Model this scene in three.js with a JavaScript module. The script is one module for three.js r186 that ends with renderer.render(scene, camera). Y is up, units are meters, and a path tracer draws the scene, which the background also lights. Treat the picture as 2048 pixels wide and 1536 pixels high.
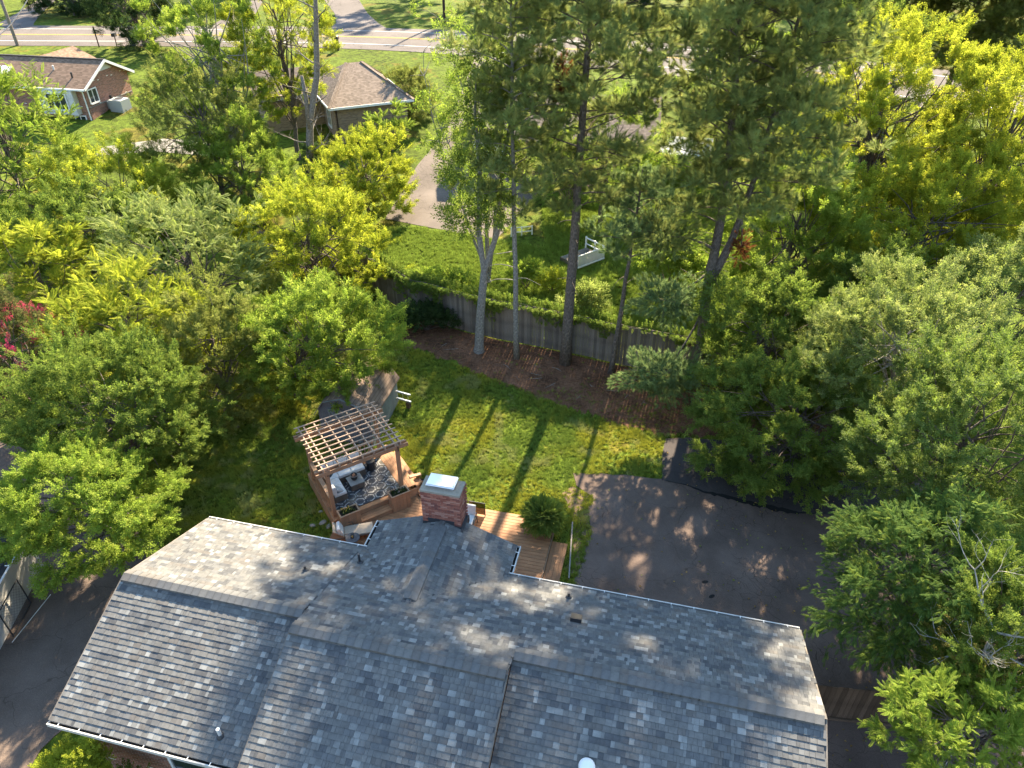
import * as THREE from 'three';
import { mergeGeometries } from 'three/addons/utils/BufferGeometryUtils.js';

// ---------------------------------------------------------------- camera, sky, sun, exposure
const scene = new THREE.Scene();
const R = d => d * Math.PI / 180;
const camera = new THREE.PerspectiveCamera(55.78, 4 / 3, 0.5, 1200);
camera.position.set(0, 20, 0);
camera.rotation.set(R(-35.7), 0, 0);
const SUN_EL = 35, SUN_AZ = 17.5;                       // degrees; azimuth from -z towards +x
const sunDir = new THREE.Vector3(Math.sin(R(SUN_AZ)) * Math.cos(R(SUN_EL)), Math.sin(R(SUN_EL)), -Math.cos(R(SUN_AZ)) * Math.cos(R(SUN_EL)));
{ // clear afternoon sky: blue overhead, paler towards the horizon, brighter round the sun
  const W = 256, Hh = 128, d = new Float32Array(W * Hh * 4), K = 0.29;
  for (let j = 0; j < Hh; j++) for (let i = 0; i < W; i++) {
    const el = (j + 0.5) / Hh * Math.PI - Math.PI / 2, az = (i + 0.5) / W * 2 * Math.PI - Math.PI, x = Math.cos(el) * Math.cos(az), y = Math.sin(el), z = Math.cos(el) * Math.sin(az);
    const c = Math.max(0, x * sunDir.x + y * sunDir.y + z * sunDir.z), h = Math.pow(1 - Math.max(0, y), 3), g = 0.55 * Math.pow(c, 8) + 1.6 * Math.pow(c, 70), k = (j * W + i) * 4;
    d[k] = K * (0.34 + (1.0 - 0.34) * h + g); d[k + 1] = K * (0.6 + (1.1 - 0.6) * h + g * 0.93); d[k + 2] = K * (1.0 + (1.2 - 1.0) * h + g * 0.78); d[k + 3] = 1;
  }
  const t = new THREE.DataTexture(d, W, Hh, THREE.RGBAFormat, THREE.FloatType); t.mapping = THREE.EquirectangularReflectionMapping; t.magFilter = t.minFilter = THREE.LinearFilter; t.needsUpdate = true;
  scene.background = t; scene.environment = t;
}
const sun = new THREE.DirectionalLight(new THREE.Color(1, 0.84, 0.6), 5);
sun.name = 'sun';
sun.position.copy(sunDir).multiplyScalar(150);
sun.castShadow = true; sun.shadow.mapSize.set(4096, 4096); sun.shadow.radius = 1.9;
Object.assign(sun.shadow.camera, { left: -80, right: 80, top: 90, bottom: -60, near: 1, far: 400 });
scene.add(sun, sun.target);
const renderer = new THREE.WebGLRenderer();
renderer.toneMapping = THREE.LinearToneMapping;
renderer.toneMappingExposure = 5.6;
renderer.shadowMap.enabled = true;

// ---------------------------------------------------------------- helpers
function rng(s) { return () => { s |= 0; s = s + 0x6D2B79F5 | 0; let t = Math.imul(s ^ s >>> 15, 1 | s); t = t + Math.imul(t ^ t >>> 7, 61 | t) ^ t; return ((t ^ t >>> 14) >>> 0) / 4294967296; }; }
const rnd = rng(7);
const lerp = (a, b, t) => a + (b - a) * t, clamp = (x, a = 0, b = 1) => Math.min(b, Math.max(a, x));
const smooth = (a, b, x) => { const t = clamp((x - a) / (b - a)); return t * t * (3 - 2 * t); };
function hash(x, y, s) { let h = Math.imul(x, 374761393) + Math.imul(y, 668265263) + Math.imul(s, 1274126177) | 0; h = Math.imul(h ^ h >>> 13, 1274126177); return ((h ^ h >>> 16) >>> 0) / 4294967296; }
function vn(x, y, p, s) { // tileable value noise, period p
  const xi = Math.floor(x), yi = Math.floor(y), fx = x - xi, fy = y - yi, u = fx * fx * (3 - 2 * fx), v = fy * fy * (3 - 2 * fy), m = (n) => ((n % p) + p) % p;
  const a = hash(m(xi), m(yi), s), b = hash(m(xi + 1), m(yi), s), c = hash(m(xi), m(yi + 1), s), d = hash(m(xi + 1), m(yi + 1), s);
  return lerp(lerp(a, b, u), lerp(c, d, u), v);
}
function fbm(x, y, p, oct, s) { let a = 0, w = 0.5, t = 0; for (let i = 0; i < oct; i++) { a += w * vn(x, y, p, s + i); t += w; x *= 2; y *= 2; p *= 2; w *= 0.55; } return a / t; }
function tex(size, fn, srgb = true) { // fn(u, v) -> [r, g, b] linear (colour) or value
  const d = new Uint8Array(size * size * 4), enc = c => { c = clamp(c); return 255 * (srgb ? (c <= 0.0031308 ? 12.92 * c : 1.055 * Math.pow(c, 1 / 2.4) - 0.055) : c); };
  for (let j = 0; j < size; j++) for (let i = 0; i < size; i++) {
    const c = fn(i / size, j / size), k = (j * size + i) * 4, q = typeof c === 'number' ? [c, c, c] : c;
    d[k] = enc(q[0]); d[k + 1] = enc(q[1]); d[k + 2] = enc(q[2]); d[k + 3] = 255;
  }
  const t = new THREE.DataTexture(d, size, size); t.wrapS = t.wrapT = THREE.RepeatWrapping; t.magFilter = THREE.LinearFilter; t.minFilter = THREE.LinearMipmapLinearFilter; t.generateMipmaps = true;
  if (srgb) t.colorSpace = THREE.SRGBColorSpace; t.needsUpdate = true; return t;
}
const tile = (t, m) => { const c = t.clone(); c.repeat.set(1 / m, 1 / m); c.needsUpdate = true; return c; };   // one repeat every m metres
const C = (r, g, b) => new THREE.Color().setRGB(r, g, b);
function mat(o) { const { c, ...rest } = o; const rough = (rest.roughness ?? 0.85) >= 0.8, m = rough ? new THREE.MeshPhysicalMaterial({ roughness: 0.85, metalness: 0, specularIntensity: 0.25, ...rest }) : new THREE.MeshStandardMaterial({ metalness: 0, ...rest }); if (c) m.color.setRGB(...c); return m; }
const taken = {};
function numbered(n) { const k = taken[n] = (taken[n] ?? -1) + 1; return k ? n + '_' + String(k).padStart(3, '0') : n; }
function mesh(name, geo, m, parent) { const o = new THREE.Mesh(geo, m); o.name = name; o.castShadow = o.receiveShadow = true; if (parent) parent.add(o); return o; }
function thing(name, label, category, [x, y, z] = [0, 0, 0], turn = 0, group) {
  const g = new THREE.Group(); g.name = numbered(name); g.position.set(x, y, z); g.rotation.y = turn; g.userData = { label, category }; if (group) g.userData.group = group; scene.add(g); return g;
}
function solo(name, geo, m, label, category, group) { const o = mesh(numbered(name), geo, m, scene); o.userData = { label, category }; if (group) o.userData.group = group; return o; }
function struct(name, geo, m, label) { const o = mesh(numbered(name), geo, m, scene); o.userData = { kind: 'structure' }; if (label) o.userData.label = label; return o; }
function stuff(o) { o.userData.kind = 'stuff'; return o; }

class MB { // collects faces, uv in metres
  constructor() { this.p = []; this.u = []; this.c = null; }
  tri(a, b, c, ua = [0, 0], ub = [0, 0], uc = [0, 0]) { this.p.push(...a, ...b, ...c); this.u.push(...ua, ...ub, ...uc); return this; }
  quad(a, b, c, d, U = 1, V = 1, u0 = 0, v0 = 0) { return this.tri(a, b, c, [u0, v0], [u0 + U, v0], [u0 + U, v0 + V]).tri(a, c, d, [u0, v0], [u0 + U, v0 + V], [u0, v0 + V]); }
  geo(g, m) { g = g.index ? g.toNonIndexed() : g; const q = new THREE.Vector3(), P = g.attributes.position, U = g.attributes.uv; for (let i = 0; i < P.count; i++) { q.fromBufferAttribute(P, i); if (m) q.applyMatrix4(m); this.p.push(q.x, q.y, q.z); this.u.push(U ? U.getX(i) : 0, U ? U.getY(i) : 0); } return this; }
  box(x0, y0, z0, x1, y1, z1) { return this.geo(bx(x1 - x0, y1 - y0, z1 - z0), new THREE.Matrix4().makeTranslation((x0 + x1) / 2, (y0 + y1) / 2, (z0 + z1) / 2)); }
  beam(a, b, w, h, up = [0, 1, 0]) { // box beam from a to b
    const A = new THREE.Vector3(...a), B = new THREE.Vector3(...b), z = B.clone().sub(A), l = z.length(); z.normalize(); const y0 = new THREE.Vector3(...up), x = y0.clone().cross(z).normalize(), y = z.clone().cross(x);
    const m = new THREE.Matrix4().makeBasis(x, y, z).setPosition(A.add(B).multiplyScalar(0.5)); return this.geo(bx(w, h, l), m);
  }
  tube(pts, rad, n = 6, cap = true) {
    const V = pts.map(q => new THREE.Vector3(...q)), rings = []; let nx = new THREE.Vector3(1, 0, 0.3).normalize(), len = 0;
    for (let i = 0; i < V.length; i++) {
      const t = V[Math.min(i + 1, V.length - 1)].clone().sub(V[Math.max(i - 1, 0)]).normalize(); if (Math.abs(t.dot(nx)) > 0.95) nx.set(0, 0.2, 1);
      nx.sub(t.clone().multiplyScalar(nx.dot(t))).normalize(); const b = t.clone().cross(nx), r = typeof rad === 'number' ? rad : rad[i]; if (i) len += V[i].distanceTo(V[i - 1]);
      const ring = []; for (let k = 0; k <= n; k++) { const a = k / n * 2 * Math.PI; ring.push([V[i].x + r * (Math.cos(a) * nx.x + Math.sin(a) * b.x), V[i].y + r * (Math.cos(a) * nx.y + Math.sin(a) * b.y), V[i].z + r * (Math.cos(a) * nx.z + Math.sin(a) * b.z), k / n * Math.max(2 * Math.PI * r, 0.05), len]); } rings.push(ring);
    }
    const uvq = q => [q[3], q[4]], P = q => q.slice(0, 3);
    for (let i = 0; i + 1 < rings.length; i++) for (let k = 0; k < n; k++) { const a = rings[i][k], b = rings[i][k + 1], c = rings[i + 1][k + 1], d = rings[i + 1][k]; this.tri(P(a), P(b), P(c), uvq(a), uvq(b), uvq(c)).tri(P(a), P(c), P(d), uvq(a), uvq(c), uvq(d)); }
    if (cap) for (const i of [0, rings.length - 1]) { const c = [V[i].x, V[i].y, V[i].z]; for (let k = 0; k < n; k++) { const a = P(rings[i][k]), b = P(rings[i][k + 1]); i ? this.tri(a, b, c) : this.tri(b, a, c); } }
    return this;
  }
  build(flat = true) {
    const g = new THREE.BufferGeometry(); g.setAttribute('position', new THREE.Float32BufferAttribute(this.p, 3)); g.setAttribute('uv', new THREE.Float32BufferAttribute(this.u, 2));
    if (this.c) g.setAttribute('color', new THREE.Float32BufferAttribute(this.c, 3));
    g.computeVertexNormals(); return g;
  }
  smoothBuild() { const g = this.build(), m = new Map(), P = g.attributes.position, N = g.attributes.normal, k = i => P.getX(i).toFixed(3) + ',' + P.getY(i).toFixed(3) + ',' + P.getZ(i).toFixed(3); for (let i = 0; i < P.count; i++) { const q = k(i), a = m.get(q) || [0, 0, 0]; a[0] += N.getX(i); a[1] += N.getY(i); a[2] += N.getZ(i); m.set(q, a); } for (let i = 0; i < P.count; i++) { const a = m.get(k(i)), l = Math.hypot(...a) || 1; N.setXYZ(i, a[0] / l, a[1] / l, a[2] / l); } return g; }
}
const bxCache = {};
function bx(w, h, d) { // box with a small chamfer feel: plain box, uv in metres with the long side along u
  const key = [w, h, d].map(v => v.toFixed(4)).join(); if (bxCache[key]) return bxCache[key];
  const g = new THREE.BoxGeometry(w, h, d), uv = g.attributes.uv, P = g.attributes.position, N = g.attributes.normal;
  for (let i = 0; i < P.count; i++) {
    const ax = Math.abs(N.getX(i)) > 0.5 ? 0 : Math.abs(N.getY(i)) > 0.5 ? 1 : 2, q = [P.getX(i), P.getY(i), P.getZ(i)], s = [w, h, d], o = [0, 1, 2].filter(k => k !== ax).sort((a, b) => s[b] - s[a]);
    uv.setXY(i, q[o[0]], q[o[1]]);
  }
  return bxCache[key] = g;
}
function cbx(w, h, d, c = 0.012) { // chamfered box
  const key = 'c' + [w, h, d, c].map(v => v.toFixed(4)).join(); if (bxCache[key]) return bxCache[key];
  const s = new THREE.Shape(); const x = w / 2 - c, y = h / 2 - c; s.moveTo(-x, -y); s.lineTo(x, -y); s.lineTo(x, y); s.lineTo(-x, y); s.closePath();
  const g = new THREE.ExtrudeGeometry(s, { depth: d - 2 * c, bevelEnabled: true, bevelThickness: c, bevelSize: c, bevelSegments: 1 }); g.translate(0, 0, -(d - 2 * c) / 2); return bxCache[key] = g;
}
function put(name, geo, m, parent, x, y, z, ry = 0, rx = 0, rz = 0) { const o = mesh(name, geo, m, parent); o.position.set(x, y, z); o.rotation.set(rx, ry, rz, 'YXZ'); return o; }
function lathe(profile, n = 20) { return new THREE.LatheGeometry(profile.map(q => new THREE.Vector2(...q)), n); }
// ---------------------------------------------------------------- materials
const tGrain = tex(512, (u, v) => { const g = fbm(u * 4, v * 60, 4, 3, 3) * 0.6 + fbm(u * 2, v * 14, 2, 3, 9) * 0.4; return 0.62 + 0.6 * (g - 0.5) + (vn(u * 16, v * 128, 128, 5) - 0.5) * 0.18; });
const tSpeck = tex(256, (u, v) => 0.8 + (hash(u * 256 | 0, v * 256 | 0, 4) - 0.5) * 0.34 + (fbm(u * 8, v * 8, 8, 3, 2) - 0.5) * 0.4);
const tBump = tex(256, (u, v) => fbm(u * 32, v * 32, 32, 3, 12), false);
const tCloth = tex(256, (u, v) => 0.86 + 0.1 * Math.sin(u * 256 * 1.57) * Math.sin(v * 256 * 1.57) + (fbm(u * 6, v * 6, 6, 3, 8) - 0.5) * 0.2);
const tBark = tex(512, (u, v) => { const r = fbm(u * 10, v * 5, 5, 4, 31), k = smooth(0.35, 0.6, fbm(u * 24, v * 8, 8, 2, 33)); return clamp(0.35 + 0.5 * r * k + 0.25 * fbm(u * 40, v * 40, 40, 2, 3)); });
function worley(u, v, n, s) { const x = u * n, y = v * n, xi = Math.floor(x), yi = Math.floor(y); let a = 9, b = 9; for (let j = -1; j < 2; j++) for (let i = -1; i < 2; i++) { const mx = ((xi + i) % n + n) % n, my = ((yi + j) % n + n) % n, dx = xi + i + hash(mx, my, s) - x, dy = yi + j + hash(mx, my, s + 1) - y, d = Math.hypot(dx, dy); if (d < a) { b = a; a = d; } else if (d < b) b = d; } return b - a; }
const tAsphalt = tex(1024, (u, v) => {
  const n = fbm(u * 6, v * 6, 6, 5, 21), f = hash(u * 1024 | 0, v * 1024 | 0, 6), wu = u + (fbm(u * 8, v * 8, 8, 4, 41) - 0.5) * 0.14, wv = v + (fbm(u * 8, v * 8, 8, 4, 47) - 0.5) * 0.14;
  const zone = smooth(0.46, 0.62, fbm(u * 3, v * 3, 3, 3, 55)), crack = (1 - smooth(0.0, 0.035, worley(wu, wv, 14, 61))) * zone, big = 1 - smooth(0, 0.012, worley(wu, wv, 3, 67));
  const b = 0.62 + 0.55 * (n - 0.5) + (f - 0.5) * 0.28 + smooth(0.93, 0.97, f) * 0.25, k = b * (1 - 0.72 * crack) * (1 - 0.38 * big); return [k, k * 0.95, k * 0.94];
});
const tLawn = tex(1024, (u, v) => {
  const a = fbm(u * 5, v * 5, 5, 4, 71), b = fbm(u * 60, v * 60, 60, 3, 77), d = smooth(0.6, 0.75, fbm(u * 9, v * 9, 9, 3, 81)), k = 0.55 + 0.5 * (a - 0.5) + 0.9 * (b - 0.5);
  return [k * lerp(0.62, 0.95, d), k * lerp(0.92, 0.9, d), k * lerp(0.22, 0.32, d)];
});
const tMulch = tex(512, (u, v) => { const a = fbm(u * 90, v * 24, 24, 3, 91), b = fbm(u * 20, v * 90, 20, 3, 95), c = fbm(u * 5, v * 5, 5, 3, 99), k = 0.3 + 0.8 * (Math.max(a, b) - 0.35) + 0.5 * (c - 0.5); return [k, k * 0.62, k * 0.42]; });
const tBrick = tex(512, (u, v) => { const row = Math.floor(v * 24), x = u * 8 + (row % 2) * 0.5, fx = x - Math.floor(x), fy = v * 24 - row, joint = fx < 0.06 || fy < 0.16, h = hash(((Math.floor(x) % 8) + 8) % 8, row, 17), pale = h > 0.985 ? 1 : 0; if (joint) return [0.42, 0.36, 0.31]; const k = 0.75 + 0.5 * (h - 0.5) + 0.3 * (vn(u * 64, v * 64, 64, 3) - 0.5); return pale ? [0.75, 0.68, 0.6] : [0.36 * k, 0.155 * k, 0.1 * k]; });
const tTan = tex(512, (u, v) => { const row = Math.floor(v * 24), x = u * 8 + (row % 2) * 0.5, fx = x - Math.floor(x), fy = v * 24 - row, h = hash(((Math.floor(x) % 8) + 8) % 8, row, 18); if (fx < 0.06 || fy < 0.16) return [0.4, 0.35, 0.29]; const k = 0.8 + 0.45 * (h - 0.5) + 0.3 * (vn(u * 64, v * 64, 64, 3) - 0.5); return [0.31 * k, 0.215 * k, 0.145 * k]; });
const tShing = tex(512, (u, v) => { const f = hash(u * 512 | 0, v * 512 | 0, 14); return 0.72 + (f - 0.5) * 0.4 + (fbm(u * 10, v * 10, 10, 3, 15) - 0.5) * 0.35; });
const tRows = tex(512, (u, v) => { const row = Math.floor(v * 16), x = u * 10 + hash(row, 3, 8), fy = v * 16 - row, h = hash(((Math.floor(x) % 10) + 10) % 10, row, 19); return (0.6 + 0.4 * h + 0.25 * (fbm(u * 12, v * 12, 12, 3, 4) - 0.5)) * (fy < 0.14 ? 0.55 : 1); });

const M = {
  deck: [0.9, 1, 1.1].map(k => mat({ c: [0.52 * k, 0.245 * k, 0.108 * k], map: tile(tGrain, 1.1), roughness: 0.72, bumpMap: tile(tGrain, 1.1), bumpScale: 0.002 })),
  cedar: [0.88, 1, 1.12].map(k => mat({ c: [0.5 * k, 0.3 * k, 0.175 * k], map: tile(tGrain, 0.9), roughness: 0.66, bumpMap: tile(tGrain, 0.9), bumpScale: 0.002 })),
  slat: [0.9, 1, 1.1].map(k => mat({ c: [0.58 * k, 0.4 * k, 0.28 * k], map: tile(tGrain, 0.9), roughness: 0.75 })),
  greywood: [0.75, 0.95, 1.15].map(k => mat({ c: [0.27 * k, 0.235 * k, 0.2 * k], map: tile(tGrain, 0.8), roughness: 0.95, bumpMap: tile(tGrain, 0.8), bumpScale: 0.004 })),
  brownwood: [0.8, 1, 1.2].map(k => mat({ c: [0.17 * k, 0.12 * k, 0.085 * k], map: tile(tGrain, 0.8), roughness: 0.95 })),
  furn: mat({ c: [0.21, 0.165, 0.13], map: tile(tGrain, 0.7), roughness: 0.85 }),
  tabletop: mat({ c: [0.42, 0.4, 0.37], map: tile(tGrain, 0.7), roughness: 0.7 }),
  cushion: mat({ c: [0.72, 0.7, 0.67], map: tile(tCloth, 0.5), roughness: 1 }),
  pillow: mat({ c: [0.5, 0.49, 0.48], map: tile(tCloth, 0.5), roughness: 1 }),
  sling: mat({ c: [0.47, 0.38, 0.29], map: tile(tCloth, 0.3), roughness: 0.9 }),
  black: mat({ c: [0.02, 0.02, 0.022], roughness: 0.5 }),
  darkmetal: mat({ c: [0.05, 0.05, 0.055], roughness: 0.45, metalness: 0.3 }),
  slateTop: mat({ c: [0.09, 0.09, 0.1], roughness: 0.5, map: tile(tSpeck, 0.5) }),
  white: mat({ c: [0.78, 0.78, 0.77], roughness: 0.5 }),
  gutter: mat({ c: [0.56, 0.55, 0.53], roughness: 0.6, map: tile(tSpeck, 1.5) }),
  whitewood: mat({ c: [0.72, 0.72, 0.7], roughness: 0.7, map: tile(tSpeck, 1) }),
  alu: mat({ c: [0.75, 0.76, 0.78], roughness: 0.35, metalness: 0.8 }),
  galv: mat({ c: [0.86, 0.87, 0.88], roughness: 0.42, metalness: 0.55 }),
  flashing: mat({ c: [0.035, 0.037, 0.042], roughness: 0.55 }),
  concrete: mat({ c: [0.3, 0.275, 0.24], map: tile(tSpeck, 1.2), roughness: 0.95 }),
  crown: mat({ c: [0.36, 0.325, 0.265], map: tile(tSpeck, 0.35), roughness: 0.95, bumpMap: tile(tBump, 0.5), bumpScale: 0.01 }),
  mortar: mat({ c: [0.4, 0.33, 0.28], map: tile(tSpeck, 0.6), roughness: 1 }),
  brick: [[0.36, 0.145, 0.105], [0.42, 0.175, 0.125], [0.3, 0.115, 0.085], [0.47, 0.25, 0.19], [0.23, 0.095, 0.08]].map(c => mat({ c, map: tile(tSpeck, 0.3), roughness: 0.95 })),
  brickwall: mat({ c: [1, 1, 1], map: tile(tBrick, 1.7), roughness: 0.95, bumpMap: tile(tBrick, 1.7), bumpScale: 0.004 }),
  tanbrick: mat({ c: [1, 1, 1], map: tile(tTan, 1.7), roughness: 0.95 }),
  siding: mat({ c: [0.66, 0.64, 0.6], map: tile(tSpeck, 2), roughness: 0.7 }),
  asphalt: mat({ c: [0.225, 0.18, 0.15], map: tile(tAsphalt, 7), roughness: 0.95, bumpMap: tile(tBump, 0.8), bumpScale: 0.006 }),
  asphaltDark: mat({ c: [0.205, 0.16, 0.136], map: tile(tAsphalt, 6), roughness: 0.95, bumpMap: tile(tBump, 0.8), bumpScale: 0.006 }),
  road: mat({ c: [0.2, 0.185, 0.18], map: tile(tAsphalt, 40), roughness: 0.92 }),
  asphaltNew: mat({ c: [0.1, 0.092, 0.092], map: tile(tAsphalt, 8), roughness: 0.95, bumpMap: tile(tBump, 0.8), bumpScale: 0.006 }),
  tar: mat({ c: [0.02, 0.02, 0.02], roughness: 0.9 }),
  lineWhite: mat({ c: [0.7, 0.7, 0.67], roughness: 0.8 }), lineYellow: mat({ c: [0.62, 0.42, 0.09], roughness: 0.8 }),
  lawn: mat({ c: [0.225, 0.215, 0.09], map: tile(tLawn, 14), roughness: 1, bumpMap: tile(tBump, 1.3), bumpScale: 0.05 }),
  mulch: mat({ c: [0.27, 0.225, 0.2], map: tile(tMulch, 2.5), roughness: 1, bumpMap: tile(tMulch, 2.5), bumpScale: 0.04 }),
  dirt: mat({ c: [0.2, 0.14, 0.09], map: tile(tSpeck, 1.5), roughness: 1 }),
  bark: mat({ c: [0.22, 0.185, 0.16], map: tile(tBark, 0.7), roughness: 1, bumpMap: tile(tBark, 0.7), bumpScale: 0.05 }),
  paleBark: mat({ c: [0.34, 0.32, 0.29], map: tile(tBark, 0.6), roughness: 1, bumpMap: tile(tBark, 0.6), bumpScale: 0.012 }),
  deadwood: mat({ c: [0.42, 0.39, 0.35], map: tile(tBark, 0.6), roughness: 1 }),
  soil: mat({ c: [0.045, 0.032, 0.024], map: tile(tSpeck, 0.4), roughness: 1 }),
  terracotta: mat({ c: [0.42, 0.2, 0.12], map: tile(tSpeck, 0.4), roughness: 0.9 }),
  glass: mat({ c: [0.03, 0.045, 0.05], roughness: 0.08, metalness: 0.2 }),
  shedwood: mat({ c: [0.24, 0.255, 0.28], map: tile(tGrain, 0.9), roughness: 0.9 }),
  shedside: mat({ c: [0.3, 0.34, 0.33], map: tile(tGrain, 0.9), roughness: 0.9 }),
  shedroof: mat({ c: [0.27, 0.2, 0.155], map: tile(tRows, 2.2), roughness: 0.95 }),
  brownroof: mat({ c: [0.26, 0.175, 0.125], map: tile(tRows, 2.4), roughness: 0.95, bumpMap: tile(tRows, 2.4), bumpScale: 0.01 }),
  greyroof: mat({ c: [0.27, 0.21, 0.17], map: tile(tRows, 2.4), roughness: 0.95, bumpMap: tile(tRows, 2.4), bumpScale: 0.01 }),
  darkroof: mat({ c: [0.06, 0.06, 0.065], map: tile(tRows, 2.4), roughness: 0.95 }),
  acgrey: mat({ c: [0.4, 0.42, 0.42], roughness: 0.5, metalness: 0.2 }),
  pole: mat({ c: [0.33, 0.29, 0.25], map: tile(tBark, 0.7), roughness: 1 }),
  darkpole: mat({ c: [0.09, 0.06, 0.05], map: tile(tBark, 0.7), roughness: 1 }),
  wire: mat({ c: [0.45, 0.43, 0.4], roughness: 0.7 }),
  stone: mat({ c: [0.34, 0.31, 0.27], map: tile(tSpeck, 0.5), roughness: 1 }),
};
const shingleTones = [[0.285, 0.29, 0.284], [0.172, 0.171, 0.167], [0.186, 0.184, 0.178], [0.155, 0.157, 0.159], [0.115, 0.118, 0.124], [0.158, 0.15, 0.143], [0.22, 0.222, 0.218]];
M.shingle = shingleTones.map(c => mat({ c, map: tile(tShing, 1.1), roughness: 0.95 }));
M.shingleField = mat({ c: [1, 1, 1], map: tile(tShing, 1.1), roughness: 0.95, vertexColors: true });
function leafMat(t = 0.42, coat = 0.12) { const m = new THREE.MeshPhysicalMaterial({ color: 0xffffff, roughness: 1, specularIntensity: coat, transmission: t, thickness: 0, side: THREE.DoubleSide }); return m; }
M.leaf = leafMat(0.55, 0.12); M.glossyLeaf = leafMat(0.5, 0.35); M.needle = leafMat(0.5, 0.1); M.grass = leafMat(0.35, 0.0); M.petal = leafMat(0.4, 0);
// ---------------------------------------------------------------- the ground: flat yard, rising behind the back fence to the road
function T(z) { let t = 0.9 * smooth(24, 31, -z) + 4.1 * smooth(34, 84, -z); if (-z > 92) t += (Math.min(-z, 200) - 92) * 0.02; return t; }
{
  const zs = [], xs = []; for (let z = 60; z > 4; z -= 8) zs.push(z); for (let z = 4; z > -130; z -= 0.75) zs.push(z); for (let z = -130; z >= -520; z -= 30) zs.push(z); for (let x = -420; x <= 420; x += 20) xs.push(x);
  const pos = [], uv = [], idx = []; for (const z of zs) for (const x of xs) { pos.push(x, T(z), z); uv.push(x, -z); }
  const n = xs.length; for (let j = 0; j + 1 < zs.length; j++) for (let i = 0; i + 1 < n; i++) { const a = j * n + i; idx.push(a, a + 1, a + n + 1, a, a + n + 1, a + n); }
  const g = new THREE.BufferGeometry(); g.setAttribute('position', new THREE.Float32BufferAttribute(pos, 3)); g.setAttribute('uv', new THREE.Float32BufferAttribute(uv, 2)); g.setIndex(idx); g.computeVertexNormals();
  struct('ground', g, M.lawn, 'mown grass ground of the yards');
}
function ribbon(L, Rr, off, n = 60, m = 4) { // sheet between two polylines draped on the ground
  const at = (P, t) => { const k = t * (P.length - 1), i = Math.min(P.length - 2, Math.floor(k)), f = k - i; return [lerp(P[i][0], P[i + 1][0], f), lerp(P[i][1], P[i + 1][1], f)]; };
  const pos = [], uv = [], idx = []; for (let j = 0; j <= n; j++) { const a = at(L, j / n), b = at(Rr, j / n); for (let i = 0; i <= m; i++) { const x = lerp(a[0], b[0], i / m), z = lerp(a[1], b[1], i / m); pos.push(x, T(z) + off, z); uv.push(x, -z); } }
  for (let j = 0; j < n; j++) for (let i = 0; i < m; i++) { const a = j * (m + 1) + i; idx.push(a, a + 1, a + m + 2, a, a + m + 2, a + m + 1); }
  const g = new THREE.BufferGeometry(); g.setAttribute('position', new THREE.Float32BufferAttribute(pos, 3)); g.setAttribute('uv', new THREE.Float32BufferAttribute(uv, 2)); g.setIndex(idx); g.computeVertexNormals(); return g;
}
function slab(pts, y0, y1, wob = 0, seed = 1) { // extruded outline on flat ground, edges a little ragged
  const q = rng(seed), s = new THREE.Shape(), P = []; for (let i = 0; i < pts.length; i++) { const a = pts[i], b = pts[(i + 1) % pts.length], l = Math.hypot(b[0] - a[0], b[1] - a[1]), k = wob ? Math.max(1, Math.round(l / 0.45)) : 1; for (let j = 0; j < k; j++) { const t = j / k; P.push([lerp(a[0], b[0], t) + (q() - 0.5) * wob, lerp(a[1], b[1], t) + (q() - 0.5) * wob]); } }
  P.forEach((p, i) => i ? s.lineTo(p[0], -p[1]) : s.moveTo(p[0], -p[1])); s.closePath();
  const g = new THREE.ExtrudeGeometry(s, { depth: y1 - y0, bevelEnabled: false }); g.rotateX(-Math.PI / 2); g.translate(0, y0, 0); return g;
}
const asphaltPoly = [[2.43, -21.56], [3.6, -21.6], [6.05, -21.35], [6.2, -22.6], [6.55, -23.85], [9, -23.75], [16, -22.5], [18, -8], [17, 8], [8.3, 8], [7.3, -9.5], [2, -13.2], [2.0, -15.2], [2.2, -16.4], [2.55, -17.2], [2.9, -18.4], [2.85, -19.4], [3.15, -20.3], [2.5, -20.9]];
struct('parking_pad', slab(asphaltPoly, -0.05, 0.022, 0.16, 3), M.asphaltDark, 'cracked dark asphalt parking pad right of the lawn');
struct('asphalt_patch', slab([[6.0, -21.25], [6.2, -22.6], [6.55, -23.8], [9, -23.7], [16, -22.4], [16, -19.0], [11.4, -19.4], [10.7, -19.45], [9.9, -19.7], [9.1, -19.95], [8.3, -20.3], [7.5, -20.55], [6.9, -20.95]], -0.04, 0.034, 0.05, 8), M.asphaltNew, 'darker asphalt strip at the far side of the parking pad');
const driveLPoly = [[-30, -24], [-22, -23.8], [-17, -21.5], [-12.9, -18.6], [-11.9, -15.2], [-12.3, -11.6], [-13.1, -10.4], [-13.4, -6], [-13.4, 6], [-30, 6]];
struct('driveway', slab(driveLPoly, -0.05, 0.022, 0.14, 5), M.asphalt, 'grey asphalt driveway left of the house');
const seamPts = [[6.1, -21.2], [6.9, -20.95], [7.5, -20.55], [8.3, -20.3], [9.1, -19.95], [9.9, -19.7], [10.7, -19.45], [11.4, -19.4]];
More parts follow.
